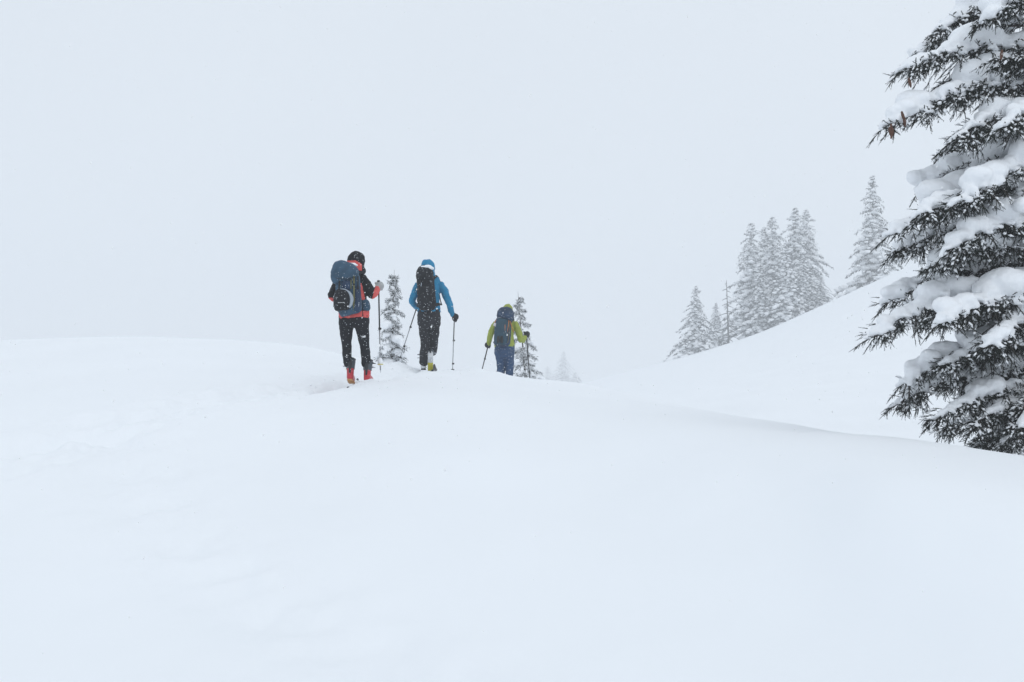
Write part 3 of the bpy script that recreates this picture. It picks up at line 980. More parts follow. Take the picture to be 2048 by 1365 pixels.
def hand(acc, wrist, grip, axis, side, s=1.0, mitt=False):
    """a hand that closes round a pole: axis = pole direction (up), side = which way the knuckles face"""
    wrist, grip, axis = np.asarray(wrist, float), np.asarray(grip, float), norm(axis)
    out_ = norm(np.asarray(side, float) - axis * np.dot(side, axis))
    fw = norm(cross3(axis, out_))
    palm = grip + out_ * .026 * s
    loft(acc, [wrist, wrist * .5 + palm * .5, palm], [.034 * s, .038 * s, .036 * s], [.028 * s, .030 * s, .026 * s], seg=10, ref=out_)
    ellipsoid(acc, palm, (.040 * s, .036 * s, .046 * s), 1)
    n = 1 if mitt else 4
    for i in range(4):
        h = (1.5 - i) * .021 * s
        ln = (.95, 1.08, 1.0, .8)[i]
        pts = []
        for q, ang in enumerate(np.linspace(-.35, 3.4 * ln, 6)):
            rr = .030 * s
            pts.append(grip + axis * h + out_ * rr * math.cos(ang) + fw * rr * math.sin(ang))
        rf = (.0125 if mitt else .0105) * s
        loft(acc, pts, [rf, rf, rf * .98, rf * .94, rf * .9, rf * .75], seg=8, ref=axis)
    pts = [palm - fw * .018 * s + axis * .012 * s, grip - fw * .034 * s + axis * .030 * s, grip - fw * .020 * s - out_ * .024 * s + axis * .034 * s, grip - out_ * .032 * s + fw * .012 * s + axis * .032 * s]
    loft(acc, pts, np.array([.015, .0135, .012, .009]) * s, seg=8, ref=axis)

def ski_pole(top, tip, label, upper, lower, grip_m, basket_m, clamps=(.42, .72), strap_m=None, rad=.009, basket=.05, basket_at=.955):
    top, tip = np.asarray(top, float), np.asarray(tip, float)
    root = tag(empty('ski_pole', tip), label, 'ski pole', 'ski poles of the three tourers')
    a_, d = top - tip, None
    d = norm(top - tip)
    ln = np.linalg.norm(top - tip)
    def at(s):                       # s = 0 top .. 1 tip, local
        return d * ln * (1 - s)
    def tube(name, s0, s1, r0, r1, m, n=2):
        a = Acc()
        s = np.linspace(s0, s1, n)
        loft(a, [at(x) for x in s], np.linspace(r0, r1, n), seg=10, ref=(0, 1, 0.1))
        return link(name, a.mesh(name), m, root)
    tube('grip', 0, .12, .0175, .014, grip_m, 5)
    a = Acc()
    ellipsoid(a, at(0), (.022, .022, .016), 1)
    link('pommel', a.mesh('pommel'), grip_m, root)
    tube('shaft', .12, clamps[0], rad, rad, upper)
    tube('lower_shaft', clamps[0], clamps[1] if len(clamps) > 1 else .97, rad * .85, rad * .8, lower)
    if len(clamps) > 1:
        tube('tip_shaft', clamps[1], .97, rad * .68, rad * .6, lower)
    tube('tip', .97, 1.0, .0055, .002, M['metal'])
    for c in clamps:
        a = Acc()
        loft(a, [at(c - .012), at(c + .012)], [rad * 1.6] * 2, seg=10, ref=(0, 1, .1))
        box(a, at(c) + np.array([.016, -.004, 0]), (.018, .014, .026))
        link('clamp', a.mesh('clamp'), M['pole_black'], root)
    a = Acc()
    u = norm(cross3(d, (0, 1, .1)))
    v = cross3(u, d)
    n = 20
    ring = [at(basket_at) + (u * math.cos(x) + v * math.sin(x)) * basket for x in np.linspace(0, 2 * np.pi, n + 1)]
    loft(a, ring, .005, seg=6, ref=d, caps=False)
    for k in range(5):
        x = k * 2 * np.pi / 5
        loft(a, [at(basket_at - .012), at(basket_at) + (u * math.cos(x) + v * math.sin(x)) * basket], [.006, .004], seg=5, ref=d)
    link('basket', a.mesh('basket'), basket_m, root)
    if strap_m is not None:
        a = Acc()
        x = np.linspace(0, 2 * np.pi, 14)
        loft(a, [at(.01) + np.array([.035 * math.sin(q), -.01, -.055 + .055 * math.cos(q)]) for q in x], .008, .002, seg=6, ref=(0, 1, 0), caps=False)
        link('strap', a.mesh('strap'), strap_m, root)
    return root

def boot(fig, heel, pitch, yaw, shell, cuff_m, sole_m, heel_m=None, buckle_side=-1, h=.30, levers=True, toe_pivot=True, spine_m=None):
    """ski boot; heel = local point of the heel bottom with the boot flat; pitch lifts the heel about the toe"""
    rot = Matrix.Rotation(yaw, 3, 'Z')
    tilt = Matrix.Rotation(-pitch, 3, 'X')
    piv = np.array([0, .27, 0])
    def X(p):
        q = np.array(tilt @ Vector(np.asarray(p, float) - piv)) + piv
        return np.array(rot @ Vector(q)) + np.asarray(heel, float)
    def Xs(ps):
        return [X(p) for p in ps]
    a = Acc()
    pts = [(0, -.015, .055), (0, .03, .058), (0, .10, .062), (0, .18, .055), (0, .25, .045), (0, .29, .038)]
    loft(a, Xs(pts), [.030, .043, .047, .050, .045, .026], [.050, .056, .058, .050, .040, .028], seg=14, ref=X((0, 0, 1)) - X((0, 0, 0)))
    loft(a, Xs([(0, .035, .03), (0, .045, .12), (0, .06, .19)]), [.045, .048, .050], [.055, .058, .062], seg=14, ref=X((0, 1, 0)) - X((0, 0, 0)))
    me = fuse(a, .010, 3, 0, .05, 'boot')
    b = fig.part('boot', me, shell)
    a = Acc()
    loft(a, Xs([(0, .05, .155), (0, .06, .20), (0, .085, .26), (0, .10, h)]), [.056, .058, .062, .060], [.062, .066, .072, .068], seg=16, ref=X((0, 1, 0)) - X((0, 0, 0)))
    link('cuff', fuse(a, .010, 2, 0, .05, 'cuff'), cuff_m, b)
    a = Acc()
    R3 = np.array([norm(X((1, 0, 0)) - X((0, 0, 0))), norm(X((0, 1, 0)) - X((0, 0, 0))), norm(X((0, 0, 1)) - X((0, 0, 0)))]).T
    box(a, X((0, .02, .010)), (.070, .075, .026), R3)
    link('heel_sole', a.mesh('heel_sole'), heel_m or sole_m, b)
    a = Acc()
    box(a, X((0, .205, .008)), (.086, .165, .024), R3)
    link('front_sole', a.mesh('front_sole'), sole_m, b)
    a = Acc()
    loft(a, Xs([(0, -.022, .10), (0, -.014, .15), (0, -.014, .22), (0, .008, .275)]), [.012, .016, .026, .024], [.012, .012, .014, .014], seg=10, ref=X((0, 1, 0)) - X((0, 0, 0)))
    link('walk_lever', a.mesh('walk_lever'), spine_m or M['boot_dark'], b)
    if levers:
        for z, yy in ((.20, .07), (.255, .085)):
            a = Acc()
            box(a, X((buckle_side * .078, yy, z)), (.045, .018, .014), R3)
            box(a, X((buckle_side * .060, yy + .01, z + .012)), (.018, .05, .008), R3)
            link('buckle', a.mesh('buckle'), M['metal'] if z < .23 else M['boot_dark'], b)
    a = Acc()
    n = 16
    ring = Xs([(.060 * math.cos(q), .095 + .068 * math.sin(q), .292) for q in np.linspace(0, 2 * np.pi, n + 1)])
    loft(a, ring, .004, .014, seg=6, ref=X((0, 0, 1)) - X((0, 0, 0)), caps=False)
    link('power_strap', a.mesh('power_strap'), M['boot_dark'], b)
    return b

# ---------------- skier one: black and coral jacket
f1 = Figure(13.0, 712, 770, 'person in black and coral hooded jacket and black trousers, walking away with raised elbow', 1)
body = Acc()
f1.trunk(body, [(708, 655, 25, .09, 0), (708, 640, 26, .10, .01), (706, 605, 21, .09, .03), (704, 575, 25, .10, .06), (704, 556, 25, .08, .08), (710, 545, 8, .05, .09), (711, 538, 7, .05, .10)])
hc = f1.J(712, 527, .12)
face(f1, hc, .105, body)
f1.limb(body, [(727, 556, .08, 7), (745, 590, .06, 5.5), (756, 577, .27, 4.2)], thin=.68)
f1.limb(body, [(680, 558, .08, 7), (664, 590, .05, 5.5), (672, 600, .28, 4.2)], thin=.68)
f1.limb(body, [(695, 645, 0, 12), (693, 695, .04, 8.5), (694, 712, .05, 8), (699, 755, .075, 5)], thin=.68)
f1.limb(body, [(722, 645, 0, 12), (729, 692, .05, 8.5), (731, 712, .06, 8), (733, 757, .085, 5)], thin=.68)
b1 = f1.part('body', fuse(body, .018, 2, 0, .1, 'body'), M['skin'])
face_parts(f1, hc, .105, b1)
jk = Acc()
f1.trunk(jk, [(708, 638, 31, .145, 0), (708, 625, 31, .14, .01), (706, 608, 28, .13, .02), (703, 580, 28, .135, .05), (702, 562, 28, .12, .07), (704, 550, 22, .10, .08), (710, 540, 13, .085, .09)])
f1.limb(jk, [(722, 557, .07, 11), (735, 573, .05, 10), (744, 590, .05, 9.0), (750, 587, .14, 7.5), (755, 577, .25, 6.2)])
f1.limb(jk, [(682, 559, .07, 11), (671, 575, .05, 9.5), (664, 590, .05, 8.5), (668, 597, .15, 7.5), (673, 599, .27, 6)])
# hood: deep, peak pushed forward, cape falling onto the shoulder
f1.trunk(jk, [(711, 548, 17, .13, .08), (711, 540, 18, .135, .09), (711.5, 530, 18, .135, .10), (712, 518, 17.5, .13, .11), (711, 509, 13, .11, .12), (710, 504, 6.5, .06, .12)])
ellipsoid(jk, f1.J(725, 543, .12), (.045, .07, .06))
def zone1(px, py, c):
    hem = py > 622
    nape = (py > 521 + (px - 705) ** 2 * .012 + np.clip(px - 712, 0, 99) * .35) & (py < 541) & (px < 724) & (c[:, 1] < .09)
    cuff = ((px - 742) * .75 + (py - 590) * .2 > 3.2) & (px > 741) & (py > 566)
    cuffl = (px < 676) & (py > 596) & (py < 612)
    flank = (px > 719) & (px < 731) & (py > 566) & (py < 600) & (c[:, 0] < .125) & (py > 600 - (731 - px) * 4)
    return (hem | nape | cuff | cuffl | flank)
f1.part('jacket', fuse(jk, .011, 2, .034, .075, 'jacket'), [M['black'], M['coral']], zone=zone1)
tr = Acc()
f1.trunk(tr, [(708, 630, 30, .125, 0), (708, 645, 31, .135, 0), (708, 655, 29.5, .13, 0)])
f1.limb(tr, [(692.5, 648, 0, 15.3), (692.5, 672, .03, 12.3), (694, 697, .06, 9.6), (694, 712, .06, 9.6), (697, 728, .07, 9.4)])
f1.limb(tr, [(723, 648, 0, 15), (726.5, 672, .03, 12.0), (730, 697, .06, 9.8), (731.5, 712, .07, 10), (732, 728, .09, 9.6)])
f1.part('trousers', fuse(tr, .011, 3, .014, .08, 'trousers'), M['tights'])
# quarter-dome emblem on the back of the thigh
em = Acc()
for k, r in enumerate((8.0, 5.6, 3.2)):
    q = np.linspace(0, math.pi / 2, 8)
    c0 = (731.0, 675.6)
    pts = [f1.J(c0[0] - r * .75 * math.cos(x) + 0.3, c0[1] - r * .42 * math.sin(x), -.105) for x in q]
    loft(em, pts, .0055, .003, seg=6, ref=(0, 1, 0))
for k in range(3):
    pts = [f1.J(722.5, 672.6 + k * 1.0, -.105), f1.J(726.0, 672.6 + k * 1.0, -.105)]
    loft(em, pts, .0022, .003, seg=5, ref=(0, 1, 0))
f1.part('emblem', em.mesh('emblem'), M['white_print'], label='small white quarter-dome emblem on the thigh')
gl = Acc()
pole_top1, pole_tip1 = f1.J(757, 563, .30) + f1.base, f1.J(761, 746, .22) + f1.base
ax1 = norm(pole_top1 - pole_tip1)
hand(gl, f1.J(755, 578, .25), f1.J(757.3, 573, .30), ax1, (.6, -.7, 0), 1.35, True)
f1.part('glove', fuse(gl, .006, 2, 0, .1, 'glove'), M['grey_glove'])
gl = Acc()
pole_top1l, pole_tip1l = f1.J(680, 592, .33) + f1.base, f1.J(699, 752, .62) + f1.base
hand(gl, f1.J(673, 599, .27), f1.J(681, 598, .33), norm(pole_top1l - pole_tip1l), (-.8, -.4, 0), 1.1, True)
f1.part('glove', fuse(gl, .006, 2, 0, .1, 'glove'), M['grey_glove'])
boot(f1, f1.J(699.5, 769, -.02), R(10), R(3), M['boot_red'], M['boot_grey'], M['orange_sole'], buckle_side=-1)
boot(f1, f1.J(733, 768.5, .02), R(4), R(-3), M['boot_red'], M['boot_grey'], M['boot_red'], buckle_side=1)
ski_pole(pole_top1, pole_tip1, 'grey ski pole with a pale yellow basket, held by the skier in coral and black', M['pole_black'], M['pole_grey'], M['boot_dark'], M['yellow'], clamps=(.52,), strap_m=M['yellow'], rad=.010, basket=.036, basket_at=.91)
ski_pole(pole_top1l, pole_tip1l, 'ski pole hidden mostly behind the body of the coral and black skier', M['pole_black'], M['pole_grey'], M['boot_dark'], M['yellow'], clamps=(.52,), strap_m=M['strap'], rad=.009, basket=.036, basket_at=.91)
# snow packed on the basket
a = Acc()
ellipsoid(a, pole_tip1 + (pole_top1 - pole_tip1) * .12, (.036, .036, .055), 2)
tag(link('snow_clump', a.mesh('snow_clump'), M['tree_snow']), 'cone of packed snow sitting on the yellow pole basket', 'snow clump')

def straps(fig, name, pts, wd, m, parent):
    return fig.ribbon(name, [fig.J(*p) for p in pts], wd, m, parent)

def pack_root(fig, px, py, dy, label):
    """a backpack is a thing of its own; its parts are built in the skier's frame"""
    loc = fig.J(px, py, dy) + fig.base
    root = tag(empty('backpack', loc), label, 'backpack', 'backpacks of the three tourers')
    return root, fig.J(px, py, dy)

def shift(me, off):
    me.transform(Matrix.Translation(-Vector(off)))
    return me

def pack_part(fig, root, off, name, acc_or_me, m, parent=None):
    me = acc_or_me if isinstance(acc_or_me, bpy.types.Mesh) else acc_or_me.mesh(name)
    shift(me, off)
    return link(name, me, m, parent or root)

pk, off = pack_root(f1, 698, 628, -.20, 'steel blue backpack with a black pouch and pale trim, on the coral skier')
a = Acc()
f1.trunk(a, [(702, 630, 17, .055, -.19), (701, 626, 22, .085, -.19), (699, 610, 24.5, .115, -.20), (697, 590, 25, .12, -.19), (696, 570, 25, .115, -.17), (695, 553, 24, .10, -.14)], 20)
pack_part(f1, pk, off, 'main_bag', fuse(a, .012, 3, .018, .08, 'main_bag'), M['navy_pack'])
a = Acc()
f1.trunk(a, [(690, 564, 21, .10, -.20), (689, 559, 26.5, .135, -.20), (690, 547, 28, .15, -.19), (692, 537, 26.5, .14, -.17), (695, 529.5, 20, .10, -.15)], 20)
lid = pack_part(f1, pk, off, 'lid', fuse(a, .012, 3, .02, .07, 'lid'), M['navy_pack'])
a = Acc()
for (x, y, r) in ((678, 533.5, .05), (686, 530.5, .06), (695, 528.5, .065), (703, 528.5, .05), (710, 531, .035)):
    ellipsoid(a, f1.J(x, y, -.18), (r * 1.2, r * 1.3, r * .34))
pack_part(f1, pk, off, 'snow_cap', fuse(a, .010, 3, .01, .05, 'snow_cap'), M['tree_snow'])
a = Acc()
f1.trunk(a, [(685, 621, 13, .05, -.33), (684.5, 617, 15.5, .08, -.33), (683.5, 602, 16.5, .09, -.33), (684, 589, 15.5, .085, -.32), (685, 582, 12, .06, -.30)], 18)
pch = pack_part(f1, pk, off, 'helmet_pouch', fuse(a, .010, 3, .006, .06, 'helmet_pouch'), M['black_pack'])
a = Acc()
q = np.linspace(R(175), R(-62), 26)
loft(a, [f1.J(685.5 + 18.0 * math.cos(x), 600 - 21.0 * math.sin(x), -.33) for x in q], np.interp(q, [R(-62), R(-40), R(10), R(60), R(120), R(175)], [.004, .018, .026, .010, .008, .003]), .04, seg=10, ref=(0, 1, 0))
pack_part(f1, pk, off, 'pale_trim', a, M['pale_panel'])
a = Acc()
f1.trunk(a, [(715, 624, 4, .03, -.27), (715.5, 610, 6, .045, -.28), (716, 590, 6.2, .045, -.27), (715, 572, 4.5, .03, -.245)], 14)
pack_part(f1, pk, off, 'side_pocket', fuse(a, .010, 2, .008, .05, 'side_pocket'), M['dark_navy'])
a = Acc()
f1.trunk(a, [(693, 580, 9, .02, -.305), (693, 572, 10, .028, -.305), (693, 562, 9, .02, -.285)], 14)
pack_part(f1, pk, off, 'front_panel', fuse(a, .010, 2, .008, .05, 'front_panel'), M['dark_navy'])
for (x, y, dy) in ((708, 569, -.318), (679, 570, -.328), (716, 577, -.325)):
    a = Acc()
    box(a, f1.J(x, y, dy), (.028, .012, .020))
    pack_part(f1, pk, off, 'buckle', a, M['strap'])
a = Acc()
loft(a, [f1.J(*p) for p in ((671, 556, -.33), (682, 558.5, -.345), (696, 558.5, -.345), (710, 555, -.31))], .004, .004, seg=6, ref=(0, 1, 0))
pack_part(f1, pk, off, 'zip', a, M['strap'], lid)
a = Acc()
for k in range(9):
    hgt = (.010, .007, .007, .010, .007, .007, .007, .008, .007)[k]
    box(a, f1.J(676.5 + k * 1.55, 605.6, -.428), (.0062, .004, hgt))
pack_part(f1, pk, off, 'lettering', a, M['white_print'])
for (pts, wd, m) in (([(708, 553, -.30), (708, 575, -.315), (708, 600, -.315), (706, 622, -.28)], .022, M['olive']),
                     ([(716, 553, -.27), (716, 575, -.285), (716, 600, -.285), (713, 620, -.26)], .016, M['strap']),
                     ([(679, 562, -.32), (678, 575, -.325), (676, 590, -.31)], .018, M['strap']),
                     ([(702, 560, -.31), (702, 578, -.32)], .014, M['olive'])):
    a = Acc()
    loft(a, [f1.J(*p) for p in pts], wd / 2, .006, seg=8, ref=(0, 1, 0.02))
    pack_part(f1, pk, off, 'compression_strap', a, m)
a = Acc()
f1.trunk(a, [(730, 621, 8, .05, -.06), (731, 616, 10, .06, -.06), (730, 607, 9.5, .055, -.06), (728, 602, 7, .04, -.05)], 14)
pack_part(f1, pk, off, 'hip_belt_pocket', fuse(a, .010, 2, .006, .05, 'hip_belt_pocket'), M['navy_pack'])
a = Acc()
loft(a, [f1.J(*p) for p in ((690, 624, -.15), (680, 622, -.05), (676, 618, .08))], .03, .008, seg=8, ref=(0, 1, 0))
pack_part(f1, pk, off, 'hip_belt', a, M['strap'])
a = Acc()
loft(a, [f1.J(*p) for p in ((712, 620, -.17), (726, 616, -.10), (736, 614, .02))], .022, .008, seg=8, ref=(0, 1, 0))
pack_part(f1, pk, off, 'hip_belt', a, M['strap'])
a = Acc()
loft(a, [f1.J(*p) for p in ((716, 548, -.10), (722, 545, 0), (724, 549, .12), (724, 565, .20))], .028, .010, seg=8, ref=(0, 1, 0.3))
pack_part(f1, pk, off, 'shoulder_strap', a, M['strap'])
a = Acc()
loft(a, [f1.J(*p) for p in ((684, 548, -.08), (681, 546, 0), (680, 550, .12), (681, 566, .20))], .028, .010, seg=8, ref=(0, 1, 0.3))
pack_part(f1, pk, off, 'shoulder_strap', a, M['strap'])
a = Acc()
loft(a, [f1.J(*p) for p in ((725, 621, -.15), (725.5, 628, -.155), (725.5, 633, -.155))], [.005, .005, .010], .005, seg=6, ref=(0, 1, 0))
pack_part(f1, pk, off, 'strap_end', a, M['strap'])
a = Acc()
loft(a, [f1.J(*p) for p in ((667.5, 598, .10), (668, 606, .08), (668, 614, .07))], [.006, .006, .010], .006, seg=6, ref=(0, 1, 0))
pack_part(f1, pk, off, 'strap_end', a, M['strap'])

# ---------------- skier two: blue jacket
f2 = Figure(16.6, 858, 742, 'person in bright blue hooded jacket and charcoal trousers, lifting one heel', 2)
body = Acc()
f2.trunk(body, [(858, 636, 18, .10, 0), (857, 622, 18, .10, .01), (857, 600, 16, .09, .03), (857, 575, 20, .10, .06), (858, 560, 20, .08, .08), (856, 551, 7, .05, .09), (855, 545, 6, .05, .10)])
hc = f2.J(854, 534, .12)
face(f2, hc, .105, body)
f2.limb(body, [(880, 564, .06, 6), (894, 598, .02, 4.6), (905, 631, .12, 3.4)], thin=.68)
f2.limb(body, [(836, 566, .06, 6), (823, 603, .02, 4.6), (833, 615, .25, 3.4)], thin=.68)
f2.limb(body, [(849, 630, 0, 9), (849, 685, .10, 6.5), (848, 715, .08, 5.5), (847, 733, .08, 4)], thin=.68)
f2.limb(body, [(868, 630, 0, 9), (866, 682, .18, 6.5), (865, 700, .20, 5.5), (863, 712, .12, 4)], thin=.68)
b2 = f2.part('body', fuse(body, .018, 2, 0, .1, 'body'), M['skin'])
face_parts(f2, hc, .105, b2)
jk = Acc()
f2.trunk(jk, [(858, 625, 23.5, .14, 0), (858, 614, 22.5, .14, .01), (858, 600, 21, .13, .02), (858, 580, 23.5, .14, .05), (859, 567, 24, .125, .06), (858, 558, 18, .10, .07), (856, 551, 11, .08, .08)])
f2.limb(jk, [(879, 568, .05, 8.5), (889, 583, .02, 8.0), (896, 601, .0, 7.0), (901, 617, .05, 6.2), (905, 630, .10, 5.2)])
f2.limb(jk, [(838, 569, .05, 8.5), (829, 586, .02, 7.6), (824, 603, .02, 7.0), (828, 610, .12, 6.0), (833, 615, .23, 5.0)])
f2.trunk(jk, [(856, 556, 13, .12, .08), (856, 548, 14, .13, .09), (855.5, 539, 14, .13, .10), (854.5, 530, 13.6, .125, .11), (853.5, 523, 10, .10, .11), (853, 519.5, 5, .05, .11)])
f2.part('jacket', fuse(jk, .011, 2, .034, .08, 'jacket'), M['blue'])
tr = Acc()
f2.trunk(tr, [(858, 618, 22, .13, 0), (858, 635, 23.5, .145, 0), (858, 648, 23, .14, 0), (858, 656, 20, .13, .01)])
f2.limb(tr, [(848, 640, 0, 12.5), (849, 668, .06, 10.5), (850, 690, .10, 9.4), (848.5, 708, .09, 9.4), (848, 724, .08, 9.0)])
f2.limb(tr, [(869, 640, 0, 12.5), (868, 668, .10, 10.5), (867, 686, .20, 9.8), (866, 696, .21, 9.6), (865, 704, .20, 9.0)])
f2.part('trousers', fuse(tr, .012, 2, .034, .10, 'trousers'), M['grey_trousers'])
p2t, p2b = f2.J(909, 628, .15) + f2.base, f2.J(905, 744, .22) + f2.base
gl = Acc()
hand(gl, f2.J(905.5, 630, .11), f2.J(909, 634, .15), norm(p2t - p2b), (.75, -.6, 0), 1.25)
f2.part('glove', fuse(gl, .006, 2, 0, .1, 'glove'), M['black_glove'])
a = Acc()
loft(a, [f2.J(910, 636, .12), f2.J(912.5, 641, .11), f2.J(911, 645, .11)], [.016, .020, .010], [.008] * 3, seg=8, ref=(0, 1, 0))
f2.part('glove_cuff_loop', a.mesh('glove_cuff_loop'), M['black_glove'])
p2lt, p2lb = f2.J(836, 608, .27) + f2.base, f2.J(799, 720, .10) + f2.base
gl = Acc()
hand(gl, f2.J(832, 615, .22), f2.J(834, 614, .27), norm(p2lt - p2lb), (-.8, -.5, 0), 1.2)
f2.part('glove', fuse(gl, .006, 2, 0, .1, 'glove'), M['black_glove'])
ski_pole(p2t, p2b, 'upright grey ski pole planted beside the blue jacketed skier', M['pole_black'], M['pole_grey'], M['boot_dark'], M['boot_dark'], clamps=(.46, .86), strap_m=M['strap'], rad=.009, basket=.030, basket_at=.965)
ski_pole(p2lt, p2lb, 'slanted grey ski pole in front of the young spruce, held by the blue jacketed skier', M['pole_black'], M['pole_grey'], M['boot_dark'], M['boot_dark'], clamps=(.42, .76), strap_m=M['strap'], rad=.009, basket=.030, basket_at=.965)
boot(f2, f2.J(846.5, 741, .06), R(2), R(4), M['boot_white'], M['boot_grey'], M['boot_dark'], h=.27, buckle_side=-1)
boot(f2, f2.J(861.5, 741.5, -.20), R(52), R(6), M['boot_white'], M['boot_grey'], M['yellow_sole'], M['boot_white'], h=.30, buckle_side=1)
pk, off = pack_root(f2, 853, 622, -.18, 'tall slim charcoal backpack with snow on its lid, on the blue jacketed skier')
a = Acc()
f2.trunk(a, [(854, 620, 13, .07, -.16), (854, 616, 17, .10, -.17), (853, 600, 18.5, .12, -.18), (852, 580, 18, .12, -.16), (851, 560, 17.5, .115, -.14), (850, 550, 16.5, .11, -.12)], 20)
pack_part(f2, pk, off, 'main_bag', fuse(a, .012, 3, .022, .07, 'main_bag'), M['black_pack'])
a = Acc()
f2.trunk(a, [(850, 563, 14, .09, -.20), (850, 557, 17.5, .13, -.19), (850, 547, 17.5, .14, -.17), (851, 540, 15, .12, -.15), (852, 535.5, 10, .08, -.13)], 20)
pack_part(f2, pk, off, 'lid', fuse(a, .012, 3, .022, .06, 'lid'), M['black_pack'])
a = Acc()
for (x, y, r) in ((844, 537, .05), (849, 535, .07), (855, 534.5, .075), (861, 537, .06)):
    ellipsoid(a, f2.J(x, y, -.19), (r * 1.1, r * 1.3, r * .5))
pack_part(f2, pk, off, 'snow_cap', fuse(a, .011, 3, .012, .05, 'snow_cap'), M['tree_snow'])
a = Acc()
f2.trunk(a, [(851, 615, 11, .04, -.29), (851, 608, 13, .05, -.30), (851, 590, 13, .05, -.30), (850.5, 574, 11, .035, -.27)], 16)
pack_part(f2, pk, off, 'front_pocket', fuse(a, .011, 3, .012, .06, 'front_pocket'), M['black_pack'])
for (pts, wd, m) in (([(841, 560, -.29), (840, 580, -.29), (840, 604, -.28)], .018, M['strap']), ([(862, 560, -.29), (863, 580, -.29), (864, 604, -.28)], .018, M['strap']),
                     ([(836, 592, -.22), (834.5, 599, -.14), (835, 604, -.05)], .016, M['strap']), ([(843, 566, -.30), (842, 573, -.31)], .012, M['pale_panel']), ([(864, 563, -.28), (860, 562.5, -.30)], .012, M['pale_panel'])):
    a = Acc()
    loft(a, [f2.J(*p) for p in pts], wd / 2, .006, seg=8, ref=(0, 1, 0.02))
    pack_part(f2, pk, off, 'compression_strap', a, m)
a = Acc()
loft(a, [f2.J(*p) for p in ((838, 612, -.14), (835, 611, -.02), (836, 610, .10))], .03, .010, seg=8, ref=(0, 1, 0))
pack_part(f2, pk, off, 'hip_belt', a, M['strap'])
a = Acc()
loft(a, [f2.J(*p) for p in ((868, 611, -.15), (878, 609, -.03), (880, 608, .08))], .03, .010, seg=8, ref=(0, 1, 0))
pack_part(f2, pk, off, 'hip_belt', a, M['strap'])
a = Acc()
loft(a, [f2.J(*p) for p in ((866, 558, -.08), (872, 553.5, -.02), (875, 556, .12), (876, 575, .19))], .03, .012, seg=8, ref=(0, 1, 0.3))
pack_part(f2, pk, off, 'shoulder_strap', a, M['strap'])
a = Acc()
loft(a, [f2.J(*p) for p in ((842, 560, -.06), (840, 557, 0), (839, 560, .12), (840, 576, .19))], .03, .012, seg=8, ref=(0, 1, 0.3))
pack_part(f2, pk, off, 'shoulder_strap', a, M['strap'])
a = Acc()
loft(a, [f2.J(*p) for p in ((879, 590, .05), (881, 602, .0), (883.5, 611, -.02))], [.008, .008, .010], .005, seg=6, ref=(0, 1, 0))
pack_part(f2, pk, off, 'strap_end', a, M['strap'])

# ---------------- skier three: lime green jacket
f3 = Figure(20.5, 1010, 774, 'person in lime green hooded jacket and navy trousers, half sunk behind the snow crest', 3)
body = Acc()
f3.trunk(body, [(1009, 705, 15, .10, 0), (1009, 692, 15, .10, .02), (1009, 672, 14, .09, .06), (1010, 652, 17, .10, .12), (1011, 640, 17, .08, .15), (1014, 632, 6, .05, .19), (1015, 628, 5, .05, .21)])
hc = f3.J(1015.5, 620.5, .24)
face(f3, hc, .103, body)
f3.limb(body, [(1028, 644, .14, 5), (1041, 680, .06, 3.8), (1051, 672, .26, 2.8)], thin=.68)
f3.limb(body, [(993, 644, .14, 5), (981, 668, .08, 3.8), (977, 689, .16, 2.8)], thin=.68)
f3.limb(body, [(1002, 700, 0, 8), (1001, 735, .10, 5.5), (998, 752, .02, 4.6), (997, 770, .02, 3.4)], thin=.68)
f3.limb(body, [(1018, 700, 0, 8), (1020, 735, .06, 5.5), (1019, 752, -.03, 4.6), (1019, 770, -.04, 3.4)], thin=.68)
b3 = f3.part('body', fuse(body, .018, 2, 0, .1, 'body'), M['skin'])
face_parts(f3, hc, .103, b3)
jk = Acc()
f3.trunk(jk, [(1009, 696, 20.5, .15, 0), (1009, 688, 20, .145, .02), (1009, 672, 18.5, .135, .06), (1010, 655, 20, .14, .11), (1011, 645, 20, .125, .14), (1013, 637, 14, .10, .17), (1014, 632, 9, .08, .19)])
f3.limb(jk, [(1028, 646, .12, 7.2), (1036, 660, .08, 7.0), (1041.5, 679, .05, 6.6), (1046, 681, .14, 5.6), (1050.5, 674, .25, 4.6)])
f3.limb(jk, [(993, 646, .12, 7.2), (986, 658, .10, 6.6), (981, 669, .08, 6.0), (979, 680, .12, 5.4), (977, 689, .15, 4.5)])
f3.trunk(jk, [(1014, 638, 10.5, .12, .17), (1014.5, 630, 11.3, .13, .20), (1015, 622, 11.2, .13, .22), (1015.5, 615, 9.6, .115, .24), (1015.5, 610, 4.5, .06, .25)])
f3.part('jacket', fuse(jk, .011, 2, .034, .08, 'jacket'), M['green'])
tr = Acc()
f3.trunk(tr, [(1009, 690, 19.5, .14, 0), (1009, 705, 20.5, .15, 0), (1009, 714, 18.5, .14, .01)])
f3.limb(tr, [(1000.5, 704, 0, 11.2), (1001.5, 722, .05, 9.4), (1002, 738, .08, 8.3), (1001, 752, .04, 7.6), (1000, 764, .02, 7)])
f3.limb(tr, [(1018, 704, 0, 11.2), (1019, 722, .04, 9.2), (1019.5, 738, .05, 8.2), (1019, 752, 0, 7.6), (1019, 764, -.02, 7)])
f3.part('trousers', fuse(tr, .012, 2, .03, .10, 'trousers'), M['navy_trousers'])
p3t, p3b = f3.J(1052, 664, .30) + f3.base, f3.J(1060, 762, .30) + f3.base
gl = Acc()
hand(gl, f3.J(1050.5, 673, .25), f3.J(1052.3, 669, .30), norm(p3t - p3b), (.6, -.75, 0), 1.45)
f3.part('glove', fuse(gl, .006, 2, 0, .1, 'glove'), M['black_glove'])
p3lt, p3lb = f3.J(978, 685, .19) + f3.base, f3.J(961, 752, .05) + f3.base
